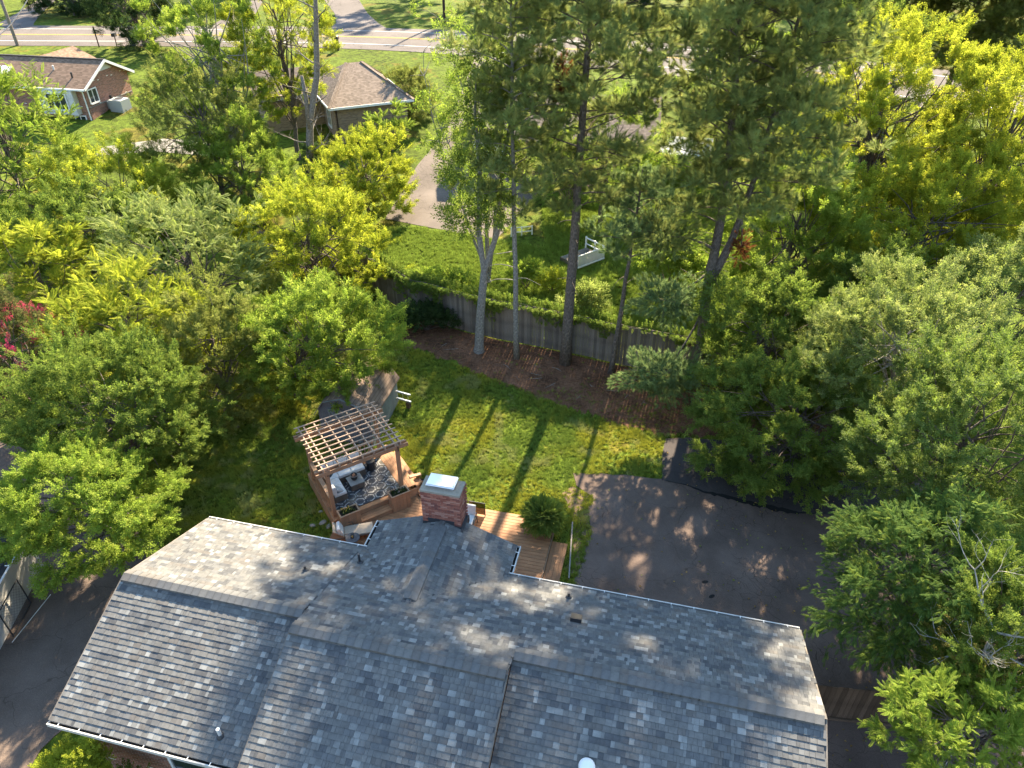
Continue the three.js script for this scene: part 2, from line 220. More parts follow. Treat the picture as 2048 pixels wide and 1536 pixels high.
{
  const q = rng(9), L = [], Rr = []; const N = 46; for (let i = 0; i <= N; i++) { const k = i / N * (seamPts.length - 1), a = Math.min(seamPts.length - 2, Math.floor(k)), f = k - a, x = lerp(seamPts[a][0], seamPts[a + 1][0], f), z = lerp(seamPts[a][1], seamPts[a + 1][1], f), w = 0.015 + 0.1 * smooth(0.05, 0.45, i / N) * (1 - smooth(0.75, 1, i / N)) * (0.4 + q()); L.push([x, z - w]); Rr.push([x, z + w * (0.4 + q())]); }
  struct('pavement_crack', ribbon(L, Rr, 0.04, N, 1), M.tar, 'wide dark broken seam across the parking pad');
  for (const [x, z, a] of [[6.6, -16.2, 0.2], [6.7, -15.6, 0.5]]) { const g = new THREE.CircleGeometry(0.12, 9); g.rotateX(-Math.PI / 2); g.scale(1, 1, 0.55); const o = struct('oil_stain', g, M.tar); o.position.set(x, 0.026, z); o.rotation.y = a; }
}
const fenceLine = [[-14.5, -38.4], [-9.13, -36.59], [-7.17, -34.79], [-5.0, -32.4], [-3.67, -31.83], [-2.23, -31.03], [-0.59, -30.34], [2.33, -29.46], [5.13, -28.5], [7.19, -27.93], [9.8, -26.92], [14.5, -25.2]];
const mulchLow = [[-5.9, -31.2], [-5.48, -29.94], [-4.21, -29.39], [-2.01, -28.2], [-0.56, -27.4], [0.83, -26.7], [2.18, -25.9], [3.5, -25.4], [4.95, -24.6], [6.4, -24.1], [8.03, -23.95], [13, -23.8]];
const mulchTop = [[-6.2, -33.4], [-5.0, -32.3], [-3.67, -31.75], [-2.23, -30.95], [-0.59, -30.26], [0.9, -29.85], [2.33, -29.38], [3.7, -28.9], [5.13, -28.42], [7.19, -27.85], [9.8, -26.84], [14.5, -25.1]];
const mulchPoly = [...mulchTop, ...[...mulchLow].reverse()];
{ const q = rng(11), lo = [], hi = []; const N = 110, at = (P, t) => { const k = t * (P.length - 1), i = Math.min(P.length - 2, Math.floor(k)), f = k - i; return [lerp(P[i][0], P[i + 1][0], f), lerp(P[i][1], P[i + 1][1], f)]; }; for (let i = 0; i <= N; i++) { const a = at(mulchTop, i / N), b = at(mulchLow, i / N); hi.push(a); lo.push([b[0] + (q() - 0.5) * 0.25, b[1] + (q() - 0.5) * 0.5]); } struct('mulch_bed', ribbon(hi, lo, 0.022, N, 12), M.mulch, 'brown pine straw bed along the back fence'); }
struct('bare_soil', slab([[2.4, -20.9], [3.15, -20.3], [2.9, -19.4], [2.95, -18.4], [2.5, -17.2], [2.2, -16.4], [1.9, -16.8], [2.3, -18.2], [2.2, -19.6], [2.0, -20.6]], -0.05, 0.012, 0.25, 21), M.dirt, 'strip of bare soil between lawn and asphalt');
// neighbours' drive, path and the road
struct('neighbor_drive', ribbon([[-8.2, -44.2], [-6.9, -52], [-5.1, -58.5], [-4.2, -68], [-3.4, -77.5]], [[-1.0, -41.4], [1.8, -48], [1.6, -56], [0.4, -66], [0.6, -76.6]], 0.02, 90, 8), mat({ c: [0.21, 0.185, 0.165], map: tile(tAsphalt, 11), roughness: 0.95 }), 'pale asphalt drive beyond the fence');
struct('garden_path', ribbon([[-31, -55.2], [-27, -56.6], [-22, -56]], [[-31, -53.6], [-27, -54.4], [-22, -53.6]], 0.02, 30, 3), M.concrete, 'pale path right of the brick house');
const roadC = [[-160, -92], [-110, -87.5], [-58, -85.2], [-30, -84.6], [-17, -83.9], [-6, -81.9], [5, -78.6], [16, -75.2], [40, -66], [80, -50], [140, -30]];
function offs(P, d) { return P.map((p, i) => { const a = P[Math.max(0, i - 1)], b = P[Math.min(P.length - 1, i + 1)], l = Math.hypot(b[0] - a[0], b[1] - a[1]); return [p[0] - (b[1] - a[1]) / l * d * -1, p[1] + (b[0] - a[0]) / l * d * -1]; }); }
function dense(P, n) { const c = new THREE.CatmullRomCurve3(P.map(p => new THREE.Vector3(p[0], 0, p[1]))); return c.getPoints(n).map(v => [v.x, v.z]); }
const rc = dense(roadC, 120);
struct('road', ribbon(offs(rc, 5.3), offs(rc, -5.3), 0.03, 240, 10), M.road, 'two lane asphalt road at the top');
for (const d of [3.25, -3.25]) struct('edge_line', ribbon(offs(rc, d + 0.06), offs(rc, d - 0.06), 0.045, 240, 1), M.lineWhite);
for (const d of [0.14, -0.14]) struct('center_line', ribbon(offs(rc, d + 0.05), offs(rc, d - 0.05), 0.045, 240, 1), M.lineYellow);
struct('far_drive', ribbon([[-20.6, -88], [-20.2, -92], [-21.6, -98], [-24.7, -107], [-29, -118]], [[-13.6, -88], [-15.4, -92], [-17.6, -98], [-20.1, -107], [-24, -118]], 0.022, 50, 4), M.road, 'drive across the road behind the mailbox');
struct('far_drive', ribbon([[-59.5, -88], [-59, -92], [-60.2, -98], [-62.4, -107], [-66, -118]], [[-53, -88], [-55, -92], [-57.2, -98], [-60.0, -107], [-62, -118]], 0.022, 50, 4), M.road, 'drive across the road at the left');
struct('far_drive', ribbon([[-34.5, -88], [-34, -94], [-36, -106], [-40, -118]], [[-29, -88], [-30.5, -94], [-32.5, -106], [-36, -118]], 0.022, 50, 4), M.road, 'drive across the road behind the tall trees');
// ---------------------------------------------------------------- the house in front: local x = along the back eave, local -z = towards the back yard
const HX = -9.72, HZ = -16.28, HT = R(-13.3), SL = 0.389, EAVE = 3.0;
const house = thing('ranch_house', 'long house with mottled grey shingle roof and brick chimney, nearest the camera', 'house', [HX, 0, HZ], HT);
// three gable sections (u0, u1, ridge v) and the back wing; v is towards the back yard
const SEC = [{ u0: 0, u1: 5.3, r: 3.42 }, { u0: 5.3, u1: 10.82, r: 4.03 }, { u0: 10.82, u1: 18.05, r: 3.31 }];
const ridgeY = s => EAVE + SL * s.r;
{
  // walls
  const w = new MB();
  for (const s of SEC) {
    const a = s.u0 + (s === SEC[0] ? 0.3 : 0.02), b = s.u1 - (s === SEC[2] ? 0.3 : 0.02), z0 = 0.42, z1 = 2 * s.r - 0.42, h = EAVE - 0.12 + SL * 0.3, top = ridgeY(s) - 0.12;
    w.quad([a, 0, z1], [b, 0, z1], [b, h, z1], [a, h, z1], b - a, h); w.quad([b, 0, z0], [a, 0, z0], [a, h, z0], [b, h, z0], b - a, h);
    for (const [x, f] of [[a, 1], [b, 0]]) { const A = [x, 0, z0], B = [x, 0, z1], Cc = [x, h, z1], D = [x, h, z0], E = [x, top, s.r]; if (f) w.quad(A, B, Cc, D, z1 - z0, h).tri(D, Cc, E, [0, h], [z1 - z0, h], [(z1 - z0) / 2, top]); else w.quad(B, A, D, Cc, z1 - z0, h).tri(Cc, D, E, [0, h], [z1 - z0, h], [(z1 - z0) / 2, top]); }
  }
  { const a = 5.8, b = 9.5, h = EAVE, z = -0.85; w.quad([b, 0, z], [a, 0, z], [a, h, z], [b, h, z], b - a, h).tri([b, h, z], [a, h, z], [7.64, 3.7, z], [0, h], [3.7, h], [1.85, 3.7]); w.quad([a, 0, z], [a, 0, 0.5], [a, h, 0.5], [a, h, z], 1.35, h).quad([b, 0, 0.5], [b, 0, z], [b, h, z], [b, h, 0.5], 1.35, h); }
  mesh('wall', w.build(), M.brickwall, house);
  // windows in the front wall of the left section
  for (const u of [3.2]) { const win = mesh('window', new MB().box(u - 0.55, 1.05, 6.43, u + 0.55, 2.35, 6.47).build(), M.glass, house); mesh('frame', new MB().box(u - 0.63, 0.97, 6.43, u - 0.55, 2.43, 6.5).box(u + 0.55, 0.97, 6.43, u + 0.63, 2.43, 6.5).box(u - 0.55, 2.35, 6.43, u + 0.55, 2.43, 6.5).box(u - 0.55, 0.97, 6.43, u + 0.55, 1.05, 6.5).box(u - 0.55, 1.68, 6.475, u + 0.55, 1.73, 6.497).build(), M.white, win); mesh('sill', new MB().box(u - 0.7, 0.9, 6.42, u + 0.7, 0.96, 6.58).build(), M.white, win); }
}
// roof sheathing
const roof = (() => {
  const b = new MB(), th = 0.12;
  for (const s of SEC) {
    const R0 = [0, 0, 0], y = ridgeY(s), prof = [[0.0, EAVE], [s.r, y], [2 * s.r, EAVE], [2 * s.r, EAVE - th], [s.r, y - th], [0.0, EAVE - th]];
    for (let i = 0; i < 6; i++) { const p = prof[i], q = prof[(i + 1) % 6], l = Math.hypot(q[0] - p[0], q[1] - p[1]); b.quad([s.u0, p[1], p[0]], [s.u0, q[1], q[0]], [s.u1, q[1], q[0]], [s.u1, p[1], p[0]], l, s.u1 - s.u0); }
    for (const u of [s.u0, s.u1]) { b.quad([u, prof[0][1], prof[0][0]], [u, prof[1][1], prof[1][0]], [u, prof[4][1], prof[4][0]], [u, prof[5][1], prof[5][0]], 1, 1); b.quad([u, prof[1][1], prof[1][0]], [u, prof[2][1], prof[2][0]], [u, prof[3][1], prof[3][0]], [u, prof[4][1], prof[4][0]], 1, 1); }
  }
  // back wing, ridge running out from the main slope
  const ru = 7.64, ry = EAVE + SL * 2.2, zv = ry, zb = -1.2, zi = 2.2;
  for (const [u, sg] of [[5.44, -1], [9.84, 1]]) { b.quad([u, EAVE, zb], [ru, ry, zb], [ru, ry, zi], [u, EAVE, 0], 2.3, 3); b.quad([u, EAVE - th, zb], [u, EAVE - th, 0], [ru, ry - th, zi], [ru, ry - th, zb], 1, 1); b.quad([u, EAVE - th, zb], [ru, ry - th, zb], [ru, ry, zb], [u, EAVE, zb], 1, 1); }
  return mesh('roof', b.build(), M.shingle[4], house);
})();
// shingles: courses of single tabs
{
  const EXP = 0.143, widths = [0.075, 0.1, 0.125, 0.155, 0.2], ang = Math.atan(SL), q = rng(101), q2 = rng(55);
  const tabGeo = widths.map(w => { const m = new MB(), L = 0.175, a = [-w / 2 + 0.002, 0.028, 0], b = [w / 2 - 0.002, 0.028, 0], c = [w / 2 - 0.002, 0.012, L], d = [-w / 2 + 0.002, 0.012, L], lo = v => [v[0], 0.002, v[2]]; // z = up the slope
    const U = [[0, 0], [w, 0], [w, L], [0, L]]; m.quad(a, d, c, b, L, w); m.quad(lo(a), a, b, lo(b), 0.02, w); m.quad(lo(d), d, a, lo(a), 0.02, L); m.quad(lo(b), b, c, lo(c), 0.02, L); return m.build(); });
  const list = [];
  // plane: origin at eave (u axis, upslope dir), urange(s) gives intervals
  const planes = [];
  const cos = Math.cos(ang), sin = Math.sin(ang);
  SEC.forEach((s, k) => {
    const len = s.r / cos;
    planes.push({ o: (u, d) => [u, EAVE + d * sin, d * cos], dir: [0, sin, cos], n: [0, cos, -sin], len, iv: d => { // back slope, clipped where the wing rises above it
      const z = d * cos; let out = [[s.u0, s.u1]]; if (z < 2.2 - 0.02) { const a = 5.44 + z, b = 9.84 - z; out = out.flatMap(([p, r]) => [[p, Math.min(r, a)], [Math.max(p, b), r]]).filter(([p, r]) => r - p > 0.08); } return out; } });
    planes.push({ o: (u, d) => [u, EAVE + d * sin, 2 * s.r - d * cos], dir: [0, sin, -cos], n: [0, cos, sin], len, front: true, iv: () => [[s.u0, s.u1]] });
  });
  for (const sg of [-1, 1]) planes.push({ wing: true, o: (t, d) => [7.64 + sg * (2.2 - d * cos), EAVE + d * sin, t], dir: [-sg * cos, sin, 0], n: [sg * sin, cos, 0], len: 2.2 / cos, iv: d => [[-1.2, Math.min(d * cos, 2.2) - 0.0]] });
  for (const P of planes) {
    const courses = Math.floor((P.len - 0.02) / EXP);
    for (let c = 0; c <= courses; c++) { const d = c * EXP - 0.025; for (const [a, b] of P.iv(Math.max(0.05, d + 0.1))) {
      let u = a, run = 0, tone = 1; while (u < b - 0.05) {
        let wi = Math.floor(q() * 5); if (u + widths[wi] > b) wi = widths.findLastIndex(w => w <= b - u + 0.04); if (wi < 0) break; const w = widths[wi];
        const dice = q(); if (run-- <= 0) { tone = dice < 0.12 ? 0 : dice < 0.26 ? 4 : dice < 0.39 ? 6 : dice < 0.48 ? 5 : dice < 0.66 ? 3 : dice < 0.84 ? 1 : 2; run = tone === 0 || tone === 6 ? 0 : Math.floor(q() * 2.4); }
        list.push({ P, pos: P.o(u + w / 2, d), wi, tone, lift: (q2() < 0.3 ? 0.004 : 0), lc: [0, 0, 0] }); u += w;
      }
    } }
  }
  const mtx = t => { const Z = new THREE.Vector3(...t.P.dir), Y = new THREE.Vector3(...t.P.n), X = Y.clone().cross(Z); const p = new THREE.Vector3(...t.pos).addScaledVector(Y, t.lift); return new THREE.Matrix4().makeBasis(X, Y, Z).setPosition(p); };
  // the 300 that show largest: front slope tabs nearest to the camera and in the frame
  house.updateMatrixWorld(true); camera.updateMatrixWorld(true); camera.aspect = 4 / 3; camera.updateProjectionMatrix();
  const v = new THREE.Vector3(); for (const t of list) { v.set(...t.pos).applyMatrix4(house.matrixWorld); t.dist = v.distanceTo(camera.position); v.project(camera); t.inView = Math.abs(v.x) < 0.97 && Math.abs(v.y) < 0.97; }
  const near = new Set(list.filter(t => t.inView && t.P.front).sort((a, b) => a.dist - b.dist).slice(0, 300));
  const fp = [], fu = [], fc = [], fn = [];
  for (const t of list) {
    const m = mtx(t); if (near.has(t)) { const o = mesh('shingle', tabGeo[t.wi], M.shingle[t.tone], roof); o.applyMatrix4(m); continue; }
    const g = tabGeo[t.wi], p = g.attributes.position, n = g.attributes.normal, uv = g.attributes.uv, k = 0.93 + 0.14 * hash(t.wi + Math.round(t.pos[0] * 100), Math.round(t.pos[2] * 100), 5), col = shingleTones[t.tone]; const uo = hash(Math.round(t.pos[0] * 97), Math.round(t.pos[1] * 91), 3) * 3;
    for (let i = 0; i < p.count; i++) { v.fromBufferAttribute(p, i).applyMatrix4(m); fp.push(v.x, v.y, v.z); v.fromBufferAttribute(n, i).transformDirection(m); fn.push(v.x, v.y, v.z); fu.push(uv.getX(i) + uo, uv.getY(i) + uo * 0.7); fc.push(col[0] * k, col[1] * k, col[2] * k); }
  }
  const g = new THREE.BufferGeometry(); g.setAttribute('position', new THREE.Float32BufferAttribute(fp, 3)); g.setAttribute('normal', new THREE.Float32BufferAttribute(fn, 3)); g.setAttribute('uv', new THREE.Float32BufferAttribute(fu, 2)); g.setAttribute('color', new THREE.Float32BufferAttribute(fc, 3));
  stuff(mesh('shingle_field', g, M.shingleField, roof));
  // ridge vents capped with bent shingles
  const capPiece = (L, W, drop) => new MB().quad([0, 0.035, 0], [L, 0.045, 0], [L, 0.045 - drop, W], [0, 0.035 - drop, W], L, W).quad([L, 0.045, 0], [0, 0.035, 0], [0, 0.035 - drop, -W], [L, 0.045 - drop, -W], L, W).quad([L, 0.045, 0], [L, 0.045 - drop, -W], [L, 0.005 - drop, -W], [L, 0.005, 0], 0.04, W).quad([L, 0.045 - drop, W], [L, 0.045, 0], [L, 0.005, 0], [L, 0.005 - drop, W], 0.04, W).quad([0, 0.035 - drop, W], [L, 0.045 - drop, W], [L, -0.05 - drop, W], [0, -0.05 - drop, W], L, 0.05).quad([L, 0.045 - drop, -W], [0, 0.035 - drop, -W], [0, -0.05 - drop, -W], [L, -0.05 - drop, -W], L, 0.05).build();
  const cp = capPiece(0.24, 0.19, 0.19 * SL), capMats = [3, 5, 3, 2, 3].map(i => M.shingle[i]);
  SEC.forEach((s, k) => { let i = 0; for (let u = s.u0 + 0.02; u < s.u1 - 0.2; u += 0.21, i++) { const o = put('ridge_cap', cp, capMats[Math.floor(q() * 5)], roof, u, ridgeY(s) + 0.06, s.r); } });
  for (let z = -0.68, i = 0; z < 1.85; z += 0.21, i++) put('ridge_cap', cp, capMats[Math.floor(q() * 5)], roof, 7.64, EAVE + SL * 2.2 + 0.035, z + 0.24, Math.PI / 2);
}
// eaves: gutters with hangers, fascia, rakes
function gutter(parent, a, b, out, end = true) { // a,b along the eave; out = unit vector away from the roof
  const g = new MB(), P = (t, o, y) => [lerp(a[0], b[0], t) + out[0] * o, y, lerp(a[1], b[1], t) + out[1] * o], y = EAVE - 0.1, L = Math.hypot(b[0] - a[0], b[1] - a[1]);
  const bar = (o0, o1, y0, y1, t0 = 0, t1 = 1) => { const v = [[t0, o0], [t1, o0], [t1, o1], [t0, o1]].map(([t, o]) => P(t, o, 0)); const lo = v.map(p => [p[0], y0, p[2]]), hi = v.map(p => [p[0], y1, p[2]]); g.quad(hi[0], hi[1], hi[2], hi[3], L, 0.1); g.quad(lo[3], lo[2], lo[1], lo[0], L, 0.1); for (let i = 0; i < 4; i++) { const j = (i + 1) % 4; g.quad(lo[i], lo[j], hi[j], hi[i], L, 0.1); } };
  bar(0.012, 0.13, y - 0.02, y - 0.008); bar(0.118, 0.132, y - 0.008, y + 0.1); bar(0.1, 0.118, y + 0.088, y + 0.1); bar(0.0, 0.012, y - 0.02, y + 0.08);
  for (const t of [0, 1]) bar(0.012, 0.118, y - 0.008, y + 0.088, t ? 1 - 0.01 / L : 0, t ? 1 : 0.01 / L);
  const o = mesh('gutter', g.build(), M.gutter, parent);
  mesh('gutter_bed', (() => { const m = new MB(); const v = [P(0.002, 0.014, y - 0.004), P(0.998, 0.014, y - 0.004), P(0.998, 0.116, y - 0.004), P(0.002, 0.116, y - 0.004)]; const up = v.map(p => [p[0], y + 0.02, p[2]]); m.quad(up[0], up[1], up[2], up[3], L, 0.1); return m.build(); })(), M.tar, o);
  const n = Math.max(2, Math.round(L / 0.62)); for (let i = 0; i < n; i++) { const t = (i + 0.5) / n, h = new MB(); const c = P(t, 0.06, y + 0.082), d = P(t, 0.006, y + 0.1), e = P(t, 0.128, y + 0.1); h.beam(d, e, 0.016, 0.012); mesh('hanger', h.build(), M.white, o); }
}
gutter(house, [0, 0], [5.42, 0], [0, -1]); gutter(house, [9.86, 0], [18.05, 0], [0, -1]); gutter(house, [5.42, -0.14], [5.42, -1.2], [-1, 0]); gutter(house, [9.86, -1.2], [9.86, -0.14], [1, 0]);
gutter(house, [0, 6.84], [5.3, 6.84], [0, 1]); gutter(house, [5.3, 8.06], [10.82, 8.06], [0, 1]); gutter(house, [10.82, 6.62], [18.05, 6.62], [0, 1]);
for (const [s, u] of [[SEC[0], -0.021], [SEC[2], 18.071]]) for (const [z0, z1] of [[0, s.r], [2 * s.r, s.r]]) mesh('rake_board', new MB().beam([u, EAVE - 0.06, z0], [u, ridgeY(s) - 0.06, z1], 0.036, 0.12).build(), M.greywood[2], house);
for (const u of [5.285, 10.835]) mesh('rake_board', new MB().beam([u, EAVE - 0.07, 8.06], [u, ridgeY(SEC[1]) - 0.07, 4.03], 0.026, 0.13).build(), M.greywood[1], house);
// chimney: bricks laid on a mortar core
{
  const ch = thing0('chimney', house); const u0 = 7.0, u1 = 8.2, z1 = -0.87, z0 = -1.48, top = 4.96, base = 2.3, cm = new MB().box(u0 + 0.012, base, z0 + 0.012, u1 - 0.012, top, z1 - 0.012).build();
  mesh('mortar_core', cm, M.mortar, ch);
  const q = rng(77), ch_ = 0.0677, front = [], side = [], backp = [];
  const gF = bx(0.19, 0.057, 0.05), gS = bx(0.05, 0.057, 0.19), gH = bx(0.09, 0.057, 0.05), gHs = bx(0.05, 0.057, 0.09);
  const back = new MB(); let row = 0;
  for (let y = 3.2; y < top - 0.05; y += ch_, row++) {
    const off = row % 2 ? 0.1 : 0, corb = y > top - 0.22 ? 0.016 : 0, jit = () => (q() - 0.5) * 0.006;
    for (let u = u0 + off, i = 0; u < u1 - 0.05; u += 0.2, i++) { const w = Math.min(0.2, u1 - u); put('brick', w > 0.15 ? gF : gH, M.brick[Math.floor(q() * 5)], ch, u + (w > 0.15 ? 0.1 : 0.05), y + ch_ / 2, z1 - 0.022 + corb + jit()); back.geo(gF, new THREE.Matrix4().makeTranslation(u + w / 2, y + ch_ / 2, z0 + 0.022 - corb)); }
    if (off) put('brick', gH, M.brick[Math.floor(q() * 5)], ch, u0 + 0.05, y + ch_ / 2, z1 - 0.022 + corb);
    for (const [x, sg] of [[u1, 1], [u0, -1]]) { for (let z = z0 + 0.005 + off; z < z1 - 0.06; z += 0.2) { const w = Math.min(0.2, z1 - 0.05 - z); if (sg > 0 || y > 3.5) { if (sg < 0) { back.geo(w > 0.15 ? gS : gHs, new THREE.Matrix4().makeTranslation(x - sg * 0.022 + sg * corb, y + ch_ / 2, z + (w > 0.15 ? 0.1 : 0.05))); } else put('brick', w > 0.15 ? gS : gHs, M.brick[Math.floor(q() * 5)], ch, x - sg * 0.022 + sg * corb + jit(), y + ch_ / 2, z + (w > 0.15 ? 0.1 : 0.05)); } } }
  }
  stuff(mesh('brick_field', back.build(), M.brick[0], ch));
  const cr = new MB(), t0 = top + 0.001, t1 = top + 0.07, t2 = top + 0.12, o = 0.015, o2 = 0.16; const A = [[u0 - o, z0 - o], [u1 + o, z0 - o], [u1 + o, z1 + o], [u0 - o, z1 + o]], B = [[u0 + o2, z0 + o2 * 0.7], [u1 - o2, z0 + o2 * 0.7], [u1 - o2, z1 - o2 * 0.7], [u0 + o2, z1 - o2 * 0.7]];
  for (let i = 0; i < 4; i++) { const j = (i + 1) % 4; cr.quad([A[j][0], t0, A[j][1]], [A[i][0], t0, A[i][1]], [A[i][0], t1, A[i][1]], [A[j][0], t1, A[j][1]], 1, 0.1).quad([A[j][0], t1, A[j][1]], [A[i][0], t1, A[i][1]], [B[i][0], t2, B[i][1]], [B[j][0], t2, B[j][1]], 1, 0.2); } cr.quad([B[3][0], t2, B[3][1]], [B[2][0], t2, B[2][1]], [B[1][0], t2, B[1][1]], [B[0][0], t2, B[0][1]], 1, 0.5);
  mesh('crown', cr.build(), M.crown, ch);
  // cap: creased lid on a mesh box
  const lid = new MB(), x0 = u0 + 0.17, x1 = u1 - 0.2, w0 = z0 + 0.04, w1 = z1 - 0.1, yl = top + 0.26, cx = (x0 + x1) / 2, cz = (w0 + w1) / 2, L4 = [[x0, w0], [x1, w0], [x1, w1], [x0, w1]];
  for (let i = 0; i < 4; i++) { const j = (i + 1) % 4, a = L4[i], b = L4[j]; lid.tri([b[0], yl, b[1]], [a[0], yl, a[1]], [cx, yl + 0.022, cz]); lid.quad([a[0], yl - 0.05, a[1]], [a[0], yl, a[1]], [b[0], yl, b[1]], [b[0], yl - 0.05, b[1]], 1, 1); }
  mesh('cap_lid', lid.build(), M.galv, ch);
  mesh('cap_rim', new MB().box(x0 - 0.018, yl - 0.06, w0 - 0.018, x1 + 0.018, yl - 0.045, w0).box(x0 - 0.018, yl - 0.06, w1, x1 + 0.018, yl - 0.045, w1 + 0.018).box(x0 - 0.018, yl - 0.06, w0, x0, yl - 0.045, w1).box(x1, yl - 0.06, w0, x1 + 0.018, yl - 0.045, w1).box(x0 + 0.03, top + 0.1, w1 - 0.035, x1 - 0.03, top + 0.125, w1 - 0.02).build(), M.galv, ch);
  mesh('cap_screen', new MB().box(x0 + 0.06, top + 0.09, w0 + 0.06, x1 - 0.06, yl - 0.06, w1 - 0.06).build(), M.darkmetal, ch);
  mesh('flashing', new MB().box(u0 - 0.012, 2.9, z0 - 0.01, u1 + 0.012, 3.74, z1 + 0.012).box(u0 + 0.17, 3.74, z1 - 0.02, u1 - 0.2, 3.92, z1 + 0.014).box(u1 + 0.012, 3.4, z0, u1 + 0.09, 3.66, z1 + 0.1).build(), M.flashing, ch);
}
function thing0(name, parent) { const g = new THREE.Group(); g.name = name; parent.add(g); return g; }
// vents and pipes on the roof
const roofYb = z => EAVE + SL * z;
function boot(u, z, y, r, h, m = M.darkmetal, lean = 0) { const p = mesh('vent_pipe', new MB().tube([[u, y - 0.05, z], [u, y + h, z]], r, 12).build(), m, house); mesh('boot', new MB().tube([[u, y - 0.03, z], [u, y + 0.05, z], [u, y + 0.09, z]], [0.11, 0.085, r + 0.01], 12).build(), M.flashing, p); }
boot(4.36, 1.68, roofYb(1.68), 0.035, 0.22); boot(5.6, 0.8, roofYb(0.8), 0.035, 0.4); boot(11.75, 0.54, roofYb(0.54), 0.04, 0.24);
boot(4.4, 6.35, EAVE + SL * (6.84 - 6.35), 0.045, 0.32, M.galv);
mesh('roof_vent', new MB().beam([11.95, roofYb(1.48) + 0.07, 1.48], [12.25, roofYb(1.48) + 0.07, 1.48], 0.26, 0.12, [0, 1, -SL]).build(), M.black, house);
{ const s = new THREE.SphereGeometry(0.19, 20, 12); s.scale(1, 0.75, 1); const o = put('roof_ventilator', s, M.white, house, 12.95, EAVE + SL * (6.62 - 5.3) + 0.16, 5.3); mesh('collar', new MB().tube([[0, -0.22, 0], [0, -0.05, 0]], 0.1, 14).build(), M.galv, o); }
// ---------------------------------------------------------------- lower deck behind the house (house axes) and raised platform with pergola
const PX = -5.97, PZ = -20.44, PT = R(31.5);
const toWorldH = (u, v) => [HX + u * Math.cos(R(13.3)) + v * Math.sin(R(13.3)), HZ + u * Math.sin(R(13.3)) - v * Math.cos(R(13.3))];
const toPerg = (x, z) => { const dx = x - PX, dz = z - PZ, c = Math.cos(PT), s = Math.sin(PT); return [dx * c - dz * s, dx * s + dz * c]; };
const deck = thing('deck', 'low cedar coloured board deck wrapped behind the chimney', 'deck', [HX, 0, HZ], HT);
{
  const q = rng(31), W = 0.14, G = 0.008, top = 0.25; const lens = {};
  const board = (a, b, v) => { const L = Math.round((b - a) * 50) / 50; if (L < 0.1) return; put('board', cbx(L, 0.03, W, 0.004), M.deck[Math.floor(q() * 3)], deck, a + L / 2, top - 0.015, -v); };
  for (let i = 0; i < 37; i++) {
    const v = -0.4 + (i + 0.5) * (W + G); if (v > 5.03) break;
    let a = 2.68, b = 10.45; if (v > 2.75) { a = 2.7; while (a < 9 && toPerg(...toWorldH(a, v))[0] < -1.25) a += 0.05; }
    if (v > 4.6) a = Math.max(a, 4.6);
    const seg = v < 0.82 ? [[a, 5.78], [9.52, b]] : [[a, b]];
    for (const [s, e] of seg) { let u = s; while (u < e - 0.05) { let n = Math.min(e, u + 2.2 + q() * 1.8); if (e - n < 0.6) n = e; board(u, n - 0.004, v); u = n; } }
  }
  mesh('joist_frame', new MB().box(2.72, 0.02, -2.7, 10.4, 0.215, 0.35).box(4.7, 0.02, -4.98, 10.4, 0.215, -2.7).build(), M.brownwood[0], deck);
  for (const [x0, z0, x1, z1] of [[2.66, -2.75, 2.69, 0.3], [4.6, -5.06, 10.45, -5.03], [10.452, -5.03, 10.48, -0.1]]) mesh('fascia_board', new MB().box(x0, 0.02, z0, x1, 0.235, z1).build(), M.cedar[0], deck);
  for (let k = 0; k < 4; k++) put('step_board', cbx(0.135, 0.03, 2.9, 0.004), M.deck[k % 3], deck, 10.56 + k * 0.143, 0.13, -2.72);
  mesh('step_frame', new MB().box(10.49, 0.0, -4.15, 11.04, 0.112, -1.3).build(), M.brownwood[0], deck);
}
const edging = new MB(); edging.beam([2.25, 0.06, -18.9], [1.95, 0.06, -16.3], 0.05, 0.12); solo('lawn_edging', edging.build(), M.concrete, 'thin pale edging strip beside the deck step', 'edging');
// platform
const plat = thing('deck_platform', 'raised board platform under the pergola', 'deck', [PX, 0, PZ], PT);
{
  const q = rng(41), top = 0.65, th = 0.03; mesh('frame', new MB().box(-1.42, 0.02, -1.46, 1.86, top - th - 0.002, 1.44).build(), M.brownwood[1], plat);
  for (let i = 0; i < 19; i++) { const z = -1.4 + i * 0.143; if (z > 1.24) break; put('board', cbx(2.76, th, 0.137, 0.004), M.deck[Math.floor(q() * 3)], plat, -0.05, top - th / 2, z); }
  for (let k = 0; k < 4; k++) put('border_board', cbx(0.137, th, 2.9, 0.004), M.deck[(k + 1) % 3], plat, 1.41 + k * 0.143, top - th / 2, 0.0);
  put('nosing_board', cbx(3.3, th, 0.19, 0.004), M.deck[2], plat, 0.22, top - th / 2, 1.37);
  for (const [x0, z0, x1, z1] of [[-1.45, 1.442, 1.86, 1.468], [1.862, -1.46, 1.888, 1.44], [-1.448, -1.46, -1.422, 1.44], [-1.42, -1.488, 1.86, -1.462]]) mesh('skirt_board', new MB().box(x0, 0.05, z0, x1, top - 0.006, z1).build(), M.cedar[1], plat);
}
const stp = thing('deck_step', 'wide wooden step between the two planter boxes', 'step', [PX, 0, PZ], PT);
for (let k = 0; k < 3; k++) put('tread_board', cbx(1.28, 0.03, 0.118, 0.004), M.deck[k], stp, 0.04, 0.435, 1.535 + k * 0.123);
mesh('riser', new MB().box(-0.59, 0.26, 1.48, 0.67, 0.418, 1.83).build(), M.cedar[0], stp);
const side = thing('side_steps', 'small wooden steps at the right of the platform', 'steps', [PX, 0, PZ], PT);
